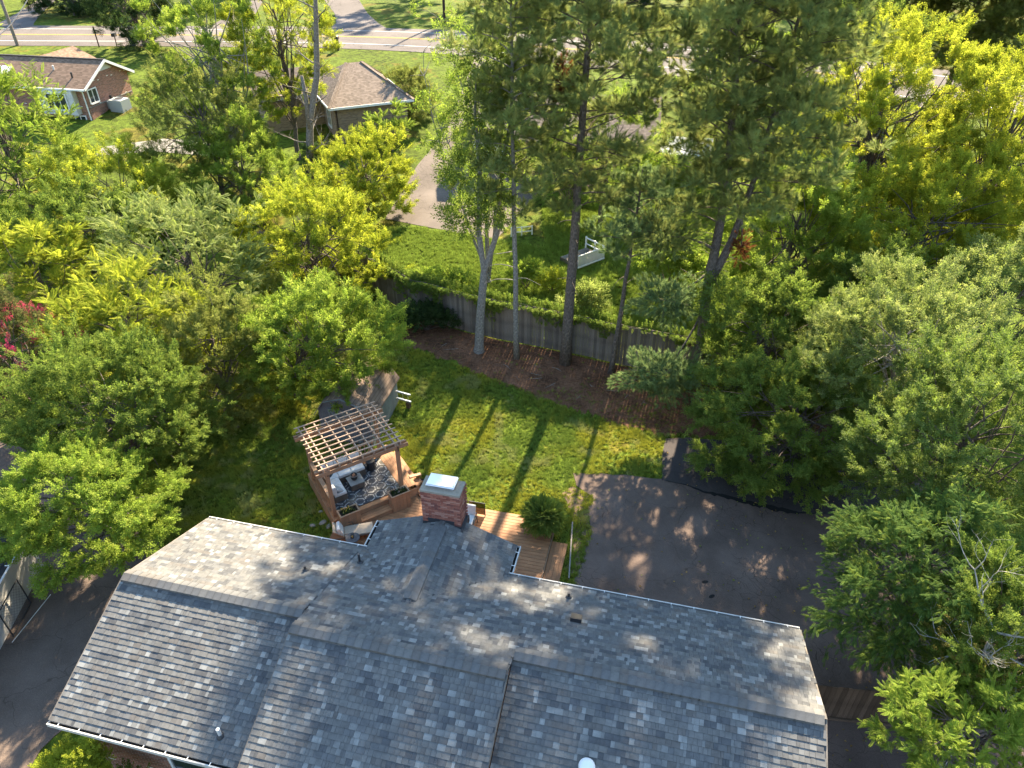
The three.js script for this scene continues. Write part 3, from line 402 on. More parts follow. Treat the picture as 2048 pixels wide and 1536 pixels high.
for (let k = 0; k < 2; k++) put('bench_board', cbx(0.137, 0.03, 1.9, 0.004), M.deck[k], side, 1.965 + k * 0.143, 0.38, -0.25);
mesh('bench_frame', new MB().box(1.9, 0.02, -1.2, 2.17, 0.362, 0.68).build(), M.brownwood[1], side);
for (let k = 0; k < 3; k++) { put('tread', cbx(0.3, 0.04, 0.62, 0.005), M.deck[(k + 1) % 3], side, 1.98 - 0.06 * k, 0.5 - 0.14 * k, 0.92 + 0.24 * k, 0.5); }
mesh('stringer', new MB().beam([2.2, 0.5, 0.7], [2.28, 0.1, 1.55], 0.04, 0.2).build(), M.cedar[1], side); put('stair_post', bx(0.12, 0.62, 0.12), M.cedar[0], side, 2.28, 0.31, 0.82); mesh('stair_rail', new MB().beam([1.86, 0.66, 0.78], [2.3, 0.66, 0.86], 0.14, 0.05).build(), M.cedar[1], side);
// pergola
const perg = thing('pergola', 'cedar pergola with open slatted top over the sofa', 'pergola', [PX, 0, PZ], PT);
{
  const py = 2.82, q = rng(61); const posts = [[-1.33, 1.25, 0.25], [1.31, 1.3, 0.64], [-1.33, -1.05, 0.64], [1.42, -1.05, 0.64]];
  for (const [x, z, y] of posts) { const p = put('post', cbx(0.135, py - y + 0.1, 0.135, 0.008), M.cedar[Math.floor(q() * 3)], perg, x, (py + 0.1 + y) / 2, z); }
  for (const [x, z] of [[-1.33, 1.25], [1.31, 1.3]]) put('bracket', bx(0.05, 0.2, 0.01), M.black, perg, x, py - 0.03, z + 0.112);
  for (const z of [1.18, 1.33, -1.13, -0.97]) put('beam', cbx(3.46, 0.16, 0.04, 0.004), M.cedar[Math.floor(q() * 3)], perg, 0.0, py, z + (z > 0 ? 0.02 : 0));
  const xs = [-1.45, -1.25, -0.86, -0.43, 0, 0.42, 0.85, 1.24, 1.44]; for (const x of xs) put('rafter', cbx(0.042, 0.13, 2.8, 0.004), M.slat[Math.floor(q() * 3)], perg, x, py + 0.15, 0.0);
  for (let k = 0; k < 11; k++) put('slat', cbx(3.22, 0.035, 0.045, 0.004), M.slat[Math.floor(q() * 3)], perg, 0.0, py + 0.235, -1.34 + k * 0.268);
  // low wall on the left side and back
  put('cap_rail', cbx(0.15, 0.035, 2.2, 0.004), M.cedar[2], perg, -1.33, 1.52, 0.1); put('cap_rail', cbx(2.4, 0.035, 0.15, 0.004), M.cedar[1], perg, 0.04, 1.45, -1.05);
  for (let k = 0; k < 15; k++) put('picket', bx(0.02, 0.84, 0.09), M.cedar[k % 3], perg, -1.33, 1.08, -0.9 + k * 0.142);
  for (let k = 0; k < 15; k++) put('picket', bx(0.05, 0.78, 0.02), M.cedar[(k + 1) % 3], perg, -1.16 + k * 0.165, 1.04, -1.05);
}
// planter boxes with flowers
function planter(label, x, z, seed) {
  const t = thing('planter_box', label, 'planter', [PX + x * Math.cos(PT) + z * Math.sin(PT), 0.25, PZ - x * Math.sin(PT) + z * Math.cos(PT)], PT, 'cedar planter boxes'); const w = 0.68, d = 0.37, h = 0.8, q = rng(seed);
  for (let k = 0; k < 5; k++) for (const s of [-1, 1]) put('stave', cbx(w / 5 - 0.006, h, 0.022, 0.003), M.cedar[Math.floor(q() * 3)], t, -w / 2 + (k + 0.5) * w / 5, h / 2, s * (d / 2 - 0.011));
  for (let k = 0; k < 3; k++) for (const s of [-1, 1]) put('stave', cbx(0.022, h, d / 3 - 0.006, 0.003), M.cedar[Math.floor(q() * 3)], t, s * (w / 2 + 0.012), h / 2, -d / 2 + (k + 0.5) * d / 3);
  for (const s of [-1, 1]) { put('rim', cbx(w + 0.07, 0.025, 0.055, 0.003), M.cedar[2], t, 0, h + 0.012, s * (d / 2 - 0.005)); put('rim', cbx(0.055, 0.025, d - 0.066, 0.003), M.cedar[2], t, s * (w / 2 + 0.008), h + 0.012, 0); }
  put('soil', bx(w - 0.05, 0.04, d - 0.05), M.soil, t, 0, h - 0.07, 0); return t;
}
const plL = planter('cedar planter box with yellow flowers beside the lounge chair', -0.92, 1.66, 3), plR = planter('cedar planter box with mixed flowers beside the steps', 1.03, 1.7, 5);
// sofa, table, rug
const rug = (() => {
  const t = tex(1024, (u, v) => { // dark ground, pale broken lattice lines
    const wx = u + (fbm(u * 20, v * 20, 20, 2, 5) - 0.5) * 0.02, X = wx * 6.5, Y = v * 5.2, row = Math.floor(Y), fx = X + (row % 2) * 0.5, cx = Math.abs(fx - Math.floor(fx) - 0.5), cy = Math.abs(Y - row - 0.5), w = fbm(u * 24, v * 24, 24, 3, 5), n = fbm(u * 60, v * 60, 60, 2, 15), hex = Math.max(cx * 1.1, cx * 0.55 + cy), line = 1 - smooth(0.012, 0.03, Math.abs(hex - 0.47)), line2 = (1 - smooth(0.01, 0.026, Math.abs(hex - 0.4))) * 0.8;
    const k = clamp(Math.max(line, line2) * smooth(0.3, 0.5, n) * 1.1), g = 0.06 + 0.05 * (w - 0.5) + 0.04 * (n - 0.5), br = smooth(0.5, 0.6, fbm(u * 5, v * 5, 5, 3, 25)) * 0.05; return [lerp(g + br * 1.3, 0.46, k), lerp(g + br, 0.44, k), lerp(g * 1.08 + br * 0.5, 0.42, k)];
  });
  const g = new THREE.BoxGeometry(2.6, 0.012, 2.1); const m = mat({ c: [1, 1, 1], map: t, roughness: 1, bumpMap: tile(tCloth, 1), bumpScale: 0.003 }); const o = solo('area_rug', g, m, 'dark grey outdoor rug with pale lattice pattern', 'rug'); return o;
})();
const pl = (x, z) => [PX + x * Math.cos(PT) + z * Math.sin(PT), PZ - x * Math.sin(PT) + z * Math.cos(PT)];
{ const [x, z] = pl(0.02, 0.2); rug.position.set(x, 0.6575, z); rug.rotation.y = PT; }
function pad(w, h, d, r = 0.05) { const s = new THREE.Shape(), a = w / 2 - r, b = d / 2 - r; s.moveTo(-a, -b); s.lineTo(a, -b); s.lineTo(a, b); s.lineTo(-a, b); s.closePath(); const g = new THREE.ExtrudeGeometry(s, { depth: h - 2 * r * 0.8, bevelEnabled: true, bevelThickness: r * 0.8, bevelSize: r, bevelSegments: 4 }); g.rotateX(-Math.PI / 2); g.translate(0, r * 0.8, 0); return g; }
{
  const [x, z] = pl(0, 0); const s = thing('sectional_sofa', 'l shaped outdoor sofa with pale cushions on dark wood base', 'sofa', [x, 0.65, z], PT), y = 0.27;
  mesh('base', new MB().box(-1.08, 0.02, -0.82, 0.48, y, -0.22).box(-1.08, 0.02, -0.22, -0.6, y, 0.68).build(), M.furn, s);
  mesh('back_frame', new MB().box(-1.16, 0.02, -0.9, 0.5, 0.6, -0.83).box(-1.16, 0.02, -0.83, -1.09, 0.6, 0.68).build(), M.furn, s);
  for (const k of [0, 1, 2]) put('seat_cushion', pad(0.51, 0.15, 0.58, 0.04), M.cushion, s, -0.82 + 0.52 * k, y, -0.52);
  for (const k of [0, 1]) put('seat_cushion', pad(0.46, 0.15, 0.44, 0.04), M.cushion, s, -0.84, y, 0.0 + 0.45 * k);
  for (const k of [0, 1, 2]) put('back_cushion', pad(0.5, 0.38, 0.15, 0.05), M.cushion, s, -0.82 + 0.52 * k, y + 0.14, -0.76, 0, -0.12);
  for (const k of [0, 1]) put('back_cushion', pad(0.15, 0.38, 0.44, 0.05), M.cushion, s, -1.03, y + 0.14, 0.02 + 0.45 * k, 0, 0, 0.1);
  put('throw_pillow', pad(0.36, 0.1, 0.34, 0.045), M.pillow, s, -0.9, y + 0.18, 0.5, 0.3, 0, -0.7); put('throw_pillow', pad(0.36, 0.1, 0.36, 0.045), M.darkmetal, s, -0.86, y + 0.2, -0.56, 0.8, 0.9);
}
{
  const [x, z] = pl(-0.085, 0.175); const t = thing('coffee_table', 'square weathered wood coffee table on the rug', 'table', [x, 0.664, z], PT);
  for (let k = 0; k < 4; k++) put('top_board', cbx(0.56, 0.03, 0.137, 0.003), M.tabletop, t, 0, 0.315, -0.21 + k * 0.14);
  mesh('body', new MB().box(-0.25, 0.03, -0.25, 0.25, 0.298, 0.25).build(), M.furn, t); mesh('drawer_front', new MB().box(-0.23, 0.06, 0.252, 0.23, 0.26, 0.264).build(), M.furn, t); mesh('handle', new MB().box(-0.05, 0.15, 0.265, 0.05, 0.17, 0.277).build(), M.black, t);
  const [bx_, bz] = pl(-0.1, 0.14); const b = thing('fire_bowl', 'black tabletop fire bowl on the coffee table', 'fire bowl', [bx_, 0.994, bz]);
  mesh('bowl', lathe([[0.0, 0], [0.09, 0], [0.13, 0.1], [0.14, 0.2], [0.15, 0.21], [0.14, 0.22], [0.122, 0.2], [0.11, 0.15], [0, 0.14]], 24), M.black, b); mesh('rim', new THREE.TorusGeometry(0.142, 0.01, 8, 28).rotateX(Math.PI / 2).translate(0, 0.215, 0), M.tabletop, b);
  const st = new MB(), q = rng(4); for (let k = 0; k < 9; k++) { const a = q() * 6.28, r = q() * 0.085; st.geo(new THREE.IcosahedronGeometry(0.03 + q() * 0.012, 0), new THREE.Matrix4().makeTranslation(Math.cos(a) * r, 0.165 + q() * 0.03, Math.sin(a) * r)); } mesh('lava_stones', st.build(), M.terracotta, b); mesh('flame_screen', new MB().tube([[0, 0.18, 0], [0.01, 0.26, 0.0], [0, 0.31, 0]], [0.03, 0.022, 0.004], 7).build(), mat({ c: [0.6, 0.3, 0.16], roughness: 0.6 }), b);
}
{ const [x, z] = pl(0.78, -0.44); const t = thing('lantern_stool', 'black drum side table at the end of the sofa', 'side table', [x, 0.664, z]); mesh('drum', lathe([[0, 0], [0.17, 0], [0.19, 0.05], [0.15, 0.22], [0.19, 0.4], [0.17, 0.44], [0, 0.44]], 24), M.black, t); for (let k = 0; k < 8; k++) { const a = k / 8 * 6.283; mesh('rib', new MB().tube([[0.185 * Math.cos(a), 0.04, 0.185 * Math.sin(a)], [0.152 * Math.cos(a + 0.2), 0.22, 0.152 * Math.sin(a + 0.2)], [0.185 * Math.cos(a), 0.4, 0.185 * Math.sin(a)]], 0.008, 5).build(), M.darkmetal, t); } }
// chaise longue
{
  const t = thing('chaise_lounge', 'tan sling chaise longue with a pale pillow', 'lounge chair', [-5.72, 0.25, -18.08], R(14)); // local x runs head (-) to foot (+)
  mesh('bed', new MB().beam([-0.28, 0.29, 0], [0.72, 0.29, 0], 0.5, 0.035).build(), M.sling, t); mesh('backrest', new MB().beam([-0.3, 0.29, 0], [-0.66, 0.62, 0], 0.5, 0.035, [0.6, 1, 0]).build(), M.sling, t);
  mesh('frame', new MB().beam([-0.62, 0.25, 0.26], [0.74, 0.25, 0.26], 0.035, 0.05).beam([-0.62, 0.25, -0.26], [0.74, 0.25, -0.26], 0.035, 0.05).beam([0.74, 0.25, -0.26], [0.74, 0.25, 0.26], 0.035, 0.05).build(), M.furn, t);
  for (const [x, z] of [[-0.5, 0.25], [-0.5, -0.25], [0.62, 0.25], [0.62, -0.25]]) mesh('leg', new MB().beam([x, 0.24, z], [x + (x > 0 ? 0.06 : -0.04), 0.0, z], 0.035, 0.035, [1, 0, 0]).build(), M.furn, t);
  put('pillow', pad(0.12, 0.36, 0.42, 0.05), M.cushion, t, -0.36, 0.33, 0, 0, 0, 0.35); for (const z of [-0.28, 0.28]) mesh('armrest', new MB().tube([[-0.3, 0.26, z], [-0.28, 0.44, z], [0.02, 0.44, z], [0.06, 0.26, z]], 0.014, 6).build(), M.furn, t);
}
{
  const t = thing('round_side_table', 'round dark side table beside the chaise longue', 'side table', [-5.6, 0.25, -17.55]); mesh('top', lathe([[0, 0.46], [0.23, 0.46], [0.25, 0.475], [0.25, 0.495], [0.24, 0.505], [0, 0.505]], 32), M.slateTop, t); mesh('base', lathe([[0, 0], [0.17, 0], [0.16, 0.03], [0.1, 0.22], [0.15, 0.45], [0, 0.46]], 24), M.furn, t);
  const c = thing('candle_lantern', 'small black lantern with a yellow candle on the round table', 'lantern', [-5.6, 0.755, -17.55]); mesh('body', new MB().box(-0.05, 0, -0.05, 0.05, 0.012, 0.05).box(-0.05, 0.15, -0.05, 0.05, 0.165, 0.05).build(), M.black, c); for (const [x, z] of [[1, 1], [1, -1], [-1, 1], [-1, -1]]) mesh('corner_post', new MB().box(x * 0.045 - 0.006, 0.012, z * 0.045 - 0.006, x * 0.045 + 0.006, 0.15, z * 0.045 + 0.006).build(), M.black, c); mesh('candle', lathe([[0, 0.013], [0.028, 0.013], [0.028, 0.1], [0, 0.1]], 12), mat({ c: [0.6, 0.5, 0.18], roughness: 0.7 }), c);
}
// patio chair behind the chimney: pale cushions, dark metal frame
{
  const [x, z] = toWorldH(7.35, 4.05); const t = thing('patio_chair', 'patio chair with pale cushion half hidden by the chimney', 'chair', [x, 0.25, z], HT + Math.PI);
  put('seat_cushion', pad(0.5, 0.1, 0.5, 0.035), M.cushion, t, 0, 0.34, 0); put('back_cushion', pad(0.5, 0.42, 0.1, 0.035), M.cushion, t, 0, 0.44, 0.24, 0, 0.15);
  for (const s of [-1, 1]) mesh('arm_frame', new MB().tube([[s * 0.3, 0, -0.24], [s * 0.3, 0.55, -0.26], [s * 0.3, 0.58, 0.22], [s * 0.3, 0, 0.3]], 0.016, 6).build(), M.darkmetal, t); mesh('seat_frame', new MB().box(-0.3, 0.31, -0.26, 0.3, 0.335, 0.26).build(), M.darkmetal, t);
  const [x2, z2] = toWorldH(7.55, 4.72); const s = thing('glass_screen', 'small smoked glass wind screen right of the chimney', 'screen', [x2, 0.25, z2], HT); const gl = new THREE.MeshPhysicalMaterial({ transmission: 1, thickness: 0, roughness: 0.05, color: 0x9a9184 }); mesh('pane', new MB().box(-0.28, 0.05, -0.005, 0.28, 0.62, 0.005).build(), gl, s); mesh('frame', new MB().box(-0.31, 0, -0.012, -0.282, 0.65, 0.012).box(0.282, 0, -0.012, 0.31, 0.65, 0.012).box(-0.282, 0.622, -0.012, 0.282, 0.65, 0.012).build(), M.darkmetal, s);
}
// fern on a low bench at the deck's right end, pots by the steps, loose stones
{
  const [x, z] = toWorldH(10.05, 4.58); const t = thing('bench_stand', 'low wooden bench carrying the big fern', 'bench', [x, 0.25, z], HT); for (let k = 0; k < 3; k++) put('top_board', cbx(0.72, 0.03, 0.115, 0.003), M.deck[k], t, 0, 0.2, -0.13 + k * 0.12); for (const s of [-1, 1]) put('leg_panel', bx(0.04, 0.185, 0.34), M.cedar[0], t, s * 0.32, 0.0925, 0);
}
for (const [x, z, r] of [[-7.05, -18.95, 0.16], [-6.8, -18.75, 0.13], [-7.4, -18.8, 0.12], [-7.25, -19.5, 0.1]]) { const g = new THREE.IcosahedronGeometry(1, 1); g.scale(r, 0.045, r * 0.7); const o = solo('stepping_stone', g, M.stone, 'small flat stone lying in the grass left of the pergola', 'stone', 'flat stones in the grass'); o.position.set(x, 0.03, z); o.rotation.y = x * 3; }
// ---------------------------------------------------------------- back fence: every board its own
{
  const fence = thing('board_fence', 'weathered grey board fence overgrown with ivy along the back of the yard', 'fence', [0, 0, 0]); const q = rng(12);
  const line = fenceLine; let carry = 0;
  const geos = [1.98, 2.04, 2.1, 2.16].map((h, i) => bx([0.139, 0.136, 0.1385, 0.13][i], h, 0.02)), rail = new MB(); let n = 0;
  for (let i = 0; i + 1 < line.length; i++) {
    const [x0, z0] = line[i], [x1, z1] = line[i + 1], L = Math.hypot(x1 - x0, z1 - z0), a = Math.atan2(-(z1 - z0), x1 - x0), nx = -(z1 - z0) / L, nz = (x1 - x0) / L;
    for (const y of [0.4, 1.1, 1.75]) put('rail', bx(L, 0.09, 0.04), M.greywood[0], fence, (x0 + x1) / 2 - nx * 0.035, T((z0 + z1) / 2) + y, (z0 + z1) / 2 - nz * 0.035, a);
    for (let d = carry; d < L; d += 0.143) { const t = d / L, k = Math.floor(q() * 4), h = [1.98, 2.04, 2.1, 2.16][k], o = put('board', geos[k], M.greywood[Math.floor(q() * 3)], fence, x0 + (x1 - x0) * t, T(lerp(z0, z1, t)) + h / 2 + 0.04, z0 + (z1 - z0) * t, a + (q() - 0.5) * 0.03, 0, (q() - 0.5) * 0.012); n++; carry = d + 0.143 - L; if (n % 16 === 8) put('post', bx(0.09, 2.0, 0.09), M.greywood[0], fence, x0 + (x1 - x0) * t - nx * 0.09, T(lerp(z0, z1, t)) + 1.0, z0 + (z1 - z0) * t - nz * 0.09, a); }
  }
}
// side fence at the right end of the house
{
  const f = thing('side_fence', 'dark brown board fence between the house and the right hand trees', 'fence', [0, 0, 0]), q = rng(14), [x0, z0, x1, z1] = [8.2, -11.45, 12.6, -10.95], L = Math.hypot(x1 - x0, z1 - z0), a = Math.atan2(-(z1 - z0), x1 - x0);
  for (let d = 0, k = 0; d < L; d += 0.145, k++) put('board', bx(0.138, 1.5, 0.02), M.brownwood[Math.floor(q() * 3)], f, x0 + (x1 - x0) * d / L, 0.8, z0 + (z1 - z0) * d / L, a); for (const y of [0.4, 1.2]) put('rail', bx(L, 0.08, 0.04), M.brownwood[0], f, (x0 + x1) / 2, y, (z0 + z1) / 2 - 0.035, a); put('base_board', bx(L, 0.09, 0.05), M.brownwood[2], f, (x0 + x1) / 2, 0.07, (z0 + z1) / 2 + 0.05, a);
}
// barn shaped shed behind the pergola (house axes)
{
  const [x, z] = toWorldH(1.05, 7.7), t = thing('garden_shed', 'grey barn shaped garden shed with double doors behind the pergola', 'shed', [x, 0.05, z], HT), w = 1.13, D = 3.0; // local -z = back
  const prof = [[-w, 0], [w, 0], [w, 1.55], [0.78, 2.1], [0, 2.38], [-0.78, 2.1], [-w, 1.55]];
  const face = (zz, rev) => { const m = new MB(); for (let i = 1; i + 1 < prof.length; i++) { const A = prof[0], B = prof[i], Cc = prof[i + 1]; const v = [[...A, zz], [...B, zz], [...Cc, zz]], u = [A, B, Cc].map(p => [p[1], p[0]]); rev ? m.tri(v[0], v[2], v[1], u[0], u[2], u[1]) : m.tri(v[0], v[1], v[2], u[0], u[1], u[2]); } return m.build(); };
  mesh('front_wall', face(0, false), M.shedwood, t); mesh('back_wall', face(-D, true), M.shedside, t);
  for (const s of [-1, 1]) mesh('side_wall', new MB().box(s * w - 0.02, 0, -D, s * w + 0.02, 1.55, -0.01).build(), M.shedside, t);
  for (let k = 0; k < 15; k++) { const X = -w + 0.08 + k * (2 * w - 0.16) / 14; mesh('batten', new MB().box(X - 0.012, 0.05, 0.001, X + 0.012, 1.52, 0.014).build(), M.shedwood, t); }
  for (const s of [-1, 1]) {
    const d = mesh('door', new MB().box(s * 0.34 - 0.33, 0.12, 0.015, s * 0.34 + 0.33, 1.72, 0.04).build(), M.shedwood, t);
    mesh('trim', new MB().box(s * 0.34 - 0.33, 0.12, 0.04, s * 0.34 - 0.27, 1.72, 0.058).box(s * 0.34 + 0.27, 0.12, 0.04, s * 0.34 + 0.33, 1.72, 0.058).box(s * 0.34 - 0.27, 1.64, 0.04, s * 0.34 + 0.27, 1.72, 0.058).box(s * 0.34 - 0.27, 0.12, 0.04, s * 0.34 + 0.27, 0.2, 0.058).box(s * 0.34 - 0.27, 0.86, 0.04, s * 0.34 + 0.27, 0.93, 0.056).build(), M.shedside, d);
    mesh('brace', new MB().beam([s * 0.08, 0.95, 0.047], [s * 0.6, 1.62, 0.047], 0.012, 0.06, [s, -1, 0]).build(), M.shedside, d); mesh('handle', new MB().box(s * 0.06 - 0.01, 0.95, 0.058, s * 0.06 + 0.01, 1.1, 0.08).build(), M.black, d);
  }
  const roofM = new MB(), ov = 0.12, rp = [[-w - 0.14, 1.42], [-0.8, 2.13], [0, 2.42], [0.8, 2.13], [w + 0.14, 1.42]];
  const rf = new THREE.Group(); rf.name = 'roof'; t.add(rf); for (let i = 0; i < 4; i++) { const a = rp[i], b = rp[i + 1], m = new MB(); const A = [a[0], a[1], ov], B = [b[0], b[1], ov], Cc = [b[0], b[1], -D - ov], Dd = [a[0], a[1], -D - ov], l = Math.hypot(b[0] - a[0], b[1] - a[1]), lo = p => [p[0], p[1] - 0.04, p[2]]; m.tri(A, B, Cc, [0, 0], [0, l], [D, l]).tri(A, Cc, Dd, [0, 0], [D, l], [D, 0]); m.quad(lo(B), lo(A), lo(Dd), lo(Cc), l, D); m.quad(lo(A), lo(B), B, A, l, 0.04); m.quad(lo(Cc), lo(Dd), Dd, Cc, l, 0.04); if (i === 0) m.quad(lo(Dd), lo(A), A, Dd, D, 0.04); if (i === 3) m.quad(lo(B), lo(Cc), Cc, B, D, 0.04); mesh('roof_slope', m.build(), M.shedroof, rf); }
  for (let i = 0; i < 4; i++) { const a = rp[i], b = rp[i + 1]; mesh('fascia', new MB().beam([a[0], a[1] - 0.04, ov + 0.01], [b[0], b[1] - 0.04, ov + 0.01], 0.02, 0.1, [0, 0, 1]).build(), M.shedside, t); }
}
{ // extension ladder lying on edge against the shed
  const l = thing('ladder', 'aluminium extension ladder sticking out behind the shed', 'ladder', [-5.35, T(-26.1), -26.1], R(-24)); for (const y of [0.34, 0.72]) mesh('side_rail', new MB().box(-1.2, y - 0.035, -0.03, 0.95, y + 0.035, 0.03).build(), M.alu, l); for (let k = 0; k < 8; k++) mesh('rung', new MB().tube([[-1.08 + k * 0.27, 0.38, 0], [-1.08 + k * 0.27, 0.69, 0]], 0.014, 8).build(), M.alu, l); for (const x of [-0.9, 0.8]) mesh('rest_block', new MB().box(x - 0.08, 0, -0.09, x + 0.08, 0.3, 0.09).build(), M.brownwood[1], l);
}
// ---------------------------------------------------------------- neighbours
function gableRoof(parent, m, { x0, x1, z0, z1, y, rise, over = 0.35, axis = 'x', name = 'roof' }) {
  const b = new MB(), th = 0.12; if (axis === 'x') { const zm = (z0 + z1) / 2, k = rise / ((z1 - z0) / 2), yo = y - over * k, A = z0 - over, B = z1 + over, X0 = x0 - over, X1 = x1 + over, l = Math.hypot(zm - A, rise + over * k), W = X1 - X0;
    b.quad([X1, yo, A], [X0, yo, A], [X0, y + rise, zm], [X1, y + rise, zm], W, l); b.quad([X0, yo, B], [X1, yo, B], [X1, y + rise, zm], [X0, y + rise, zm], W, l);
    b.quad([X0, yo - th, A], [X1, yo - th, A], [X1, y + rise - th, zm], [X0, y + rise - th, zm], W, l); b.quad([X1, yo - th, B], [X0, yo - th, B], [X0, y + rise - th, zm], [X1, y + rise - th, zm], W, l); } else { const xm = (x0 + x1) / 2, k = rise / ((x1 - x0) / 2), yo = y - over * k, A = x0 - over, B = x1 + over, Z0 = z0 - over, Z1 = z1 + over, l = Math.hypot(xm - A, rise + over * k), W = Z1 - Z0;
    b.quad([A, yo, Z0], [A, yo, Z1], [xm, y + rise, Z1], [xm, y + rise, Z0], W, l); b.quad([B, yo, Z1], [B, yo, Z0], [xm, y + rise, Z0], [xm, y + rise, Z1], W, l); b.quad([A, yo - th, Z1], [A, yo - th, Z0], [xm, y + rise - th, Z0], [xm, y + rise - th, Z1], W, l); b.quad([B, yo - th, Z0], [B, yo - th, Z1], [xm, y + rise - th, Z1], [xm, y + rise - th, Z0], W, l); }
  return mesh(name, b.build(), m, parent);
}
function win(parent, w, h, x, y, z, ry, divs = 1) { const g = put('window', bx(w, h, 0.05), M.glass, parent, x, y, z, ry); mesh('frame', new MB().box(-w / 2 - 0.08, -h / 2 - 0.08, 0, -w / 2, h / 2 + 0.08, 0.07).box(w / 2, -h / 2 - 0.08, 0, w / 2 + 0.08, h / 2 + 0.08, 0.07).box(-w / 2, h / 2, 0, w / 2, h / 2 + 0.08, 0.07).box(-w / 2, -h / 2 - 0.12, 0, w / 2, -h / 2, 0.09).build(), M.white, g); for (let k = 1; k <= divs; k++) mesh('mullion', new MB().box(-w / 2 + k * w / (divs + 1) - 0.03, -h / 2, 0.026, -w / 2 + k * w / (divs + 1) + 0.03, h / 2, 0.06).build(), M.white, g); return g; }
{ // brick house at upper left; local origin at its front right corner, +x along the front towards the right
  const ang = Math.atan2(5.3, 1.28), h = thing('brick_house', 'brick house with brown gable roof and white bay at upper left', 'house', [-33.84, 2.8, -60.12], R(-11)), E = 2.95, rise = 1.35, W = 14, D = 5.6;
  const w = new MB(); w.quad([-W, -1, 0], [0, -1, 0], [0, E, 0], [-W, E, 0], W, E + 1).quad([0, -1, 0], [0, -1, -D], [0, E, -D], [0, E, 0], D, E + 1).tri([0, E, 0], [0, E, -D], [0, E + rise, -D / 2], [0, E + 1], [D, E + 1], [D / 2, E + 2.3]).quad([0, -1, -D], [-W, -1, -D], [-W, E, -D], [0, E, -D], W, E + 1).quad([-W, -1, -D], [-W, -1, 0], [-W, E, 0], [-W, E, -D], D, E + 1).tri([-W, E, -D], [-W, E, 0], [-W, E + rise, -D / 2]); mesh('wall', w.build(), M.brickwall, h);
  gableRoof(h, M.brownroof, { x0: -W, x1: 0, z0: -D, z1: 0, y: E, rise, over: 0.4 }); gableRoof(h, M.brownroof, { x0: -9, x1: -4, z0: -D - 2.2, z1: -D / 2, y: E - 0.05, rise: 1.2, over: 0.3, axis: 'z' });
  mesh('wing_wall', new MB().box(-8.9, -1, -D - 2.1, -4.1, E - 0.15, -D - 0.02).build(), M.brickwall, h);
  mesh('ridge', new MB().beam([-W - 0.4, E + rise + 0.02, -D / 2], [0.4, E + rise + 0.02, -D / 2], 0.24, 0.05).build(), M.darkroof, h);
  for (const z of [0.4, -D - 0.4]) mesh('rake_board', new MB().beam([0.42, E - 0.26, z], [0.42, E + rise - 0.06, -D / 2], 0.04, 0.2).build(), M.white, h); mesh('gable_panel', new MB().tri([0.03, E + 0.55, -D * 0.3], [0.03, E + 0.55, -D * 0.7], [0.03, E + rise - 0.05, -D / 2]).build(), M.whitewood, h);
  mesh('eave_gutter', new MB().box(-W - 0.4, E - 0.32, 0.4, 0.4, E - 0.2, 0.52).build(), M.white, h); mesh('downspout', new MB().tube([[-0.12, E - 0.3, 0.42], [-0.12, E - 0.5, 0.1], [-0.12, 0.1, 0.08]], 0.05, 6).build(), M.white, h);
  const bay = mesh('bay', new MB().box(-3.9, 0.75, 0.002, -0.8, E - 0.36, 0.5).build(), M.whitewood, h); win(h, 1.7, 1.15, -2.3, 1.75, 0.53, 0, 2); win(h, 0.9, 0.45, -1.05, 0.32, 0.03, 0, 1); win(h, 0.95, 0.95, 0.03, E - 0.95, -0.75, Math.PI / 2, 1);
  mesh('soldier_course', new MB().box(0.001, 1.2, -D + 0.05, 0.035, 1.27, -0.05).build(), M.concrete, h); mesh('meter_box', new MB().box(0.002, 1.15, -2.75, 0.1, 1.55, -2.6).build(), M.black, h);
  for (const [x, z, m2, hh] of [[-1.3, -0.75, M.black, 0.4], [-3.4, -1.5, M.whitewood, 0.3]]) mesh('vent_pipe', new MB().tube([[x, E + (-z) * rise / (D / 2) - 0.05, z], [x, E + (-z) * rise / (D / 2) + hh, z]], 0.07, 8).build(), m2, h);
  for (const x of [-9.0, -8.0]) mesh('skylight', new MB().beam([x, E + 0.62, -1.0], [x + 0.85, E + 0.62, -1.0], 0.9, 0.12, [0, 1, 0.45]).build(), M.white, h);
}
{ const a = thing('ac_unit', 'grey air conditioner unit on a slab beside the brick house', 'air conditioner', [-32.4, 3.15, -62.2], R(-14)); mesh('pad', new MB().box(-0.75, -0.1, -0.65, 0.75, 0.1, 0.65).build(), M.concrete, a); mesh('cabinet', new MB().box(-0.6, 0.12, -0.55, 0.6, 1.05, 0.55).build(), M.acgrey, a); mesh('fan_grille', new THREE.CylinderGeometry(0.4, 0.4, 0.04, 24).translate(0, 1.065, 0), M.darkmetal, a); mesh('top_rim', new THREE.TorusGeometry(0.43, 0.05, 8, 24).rotateX(Math.PI / 2).translate(0, 1.06, 0), M.acgrey, a); mesh('duct', new MB().box(-1.15, 0.3, -0.4, -0.6, 0.85, 0.3).build(), M.acgrey, a); for (let k = 0; k < 7; k++) mesh('louvre', new MB().box(-0.5, 0.25 + k * 0.1, 0.552, 0.5, 0.29 + k * 0.1, 0.575).build(), M.acgrey, a); }
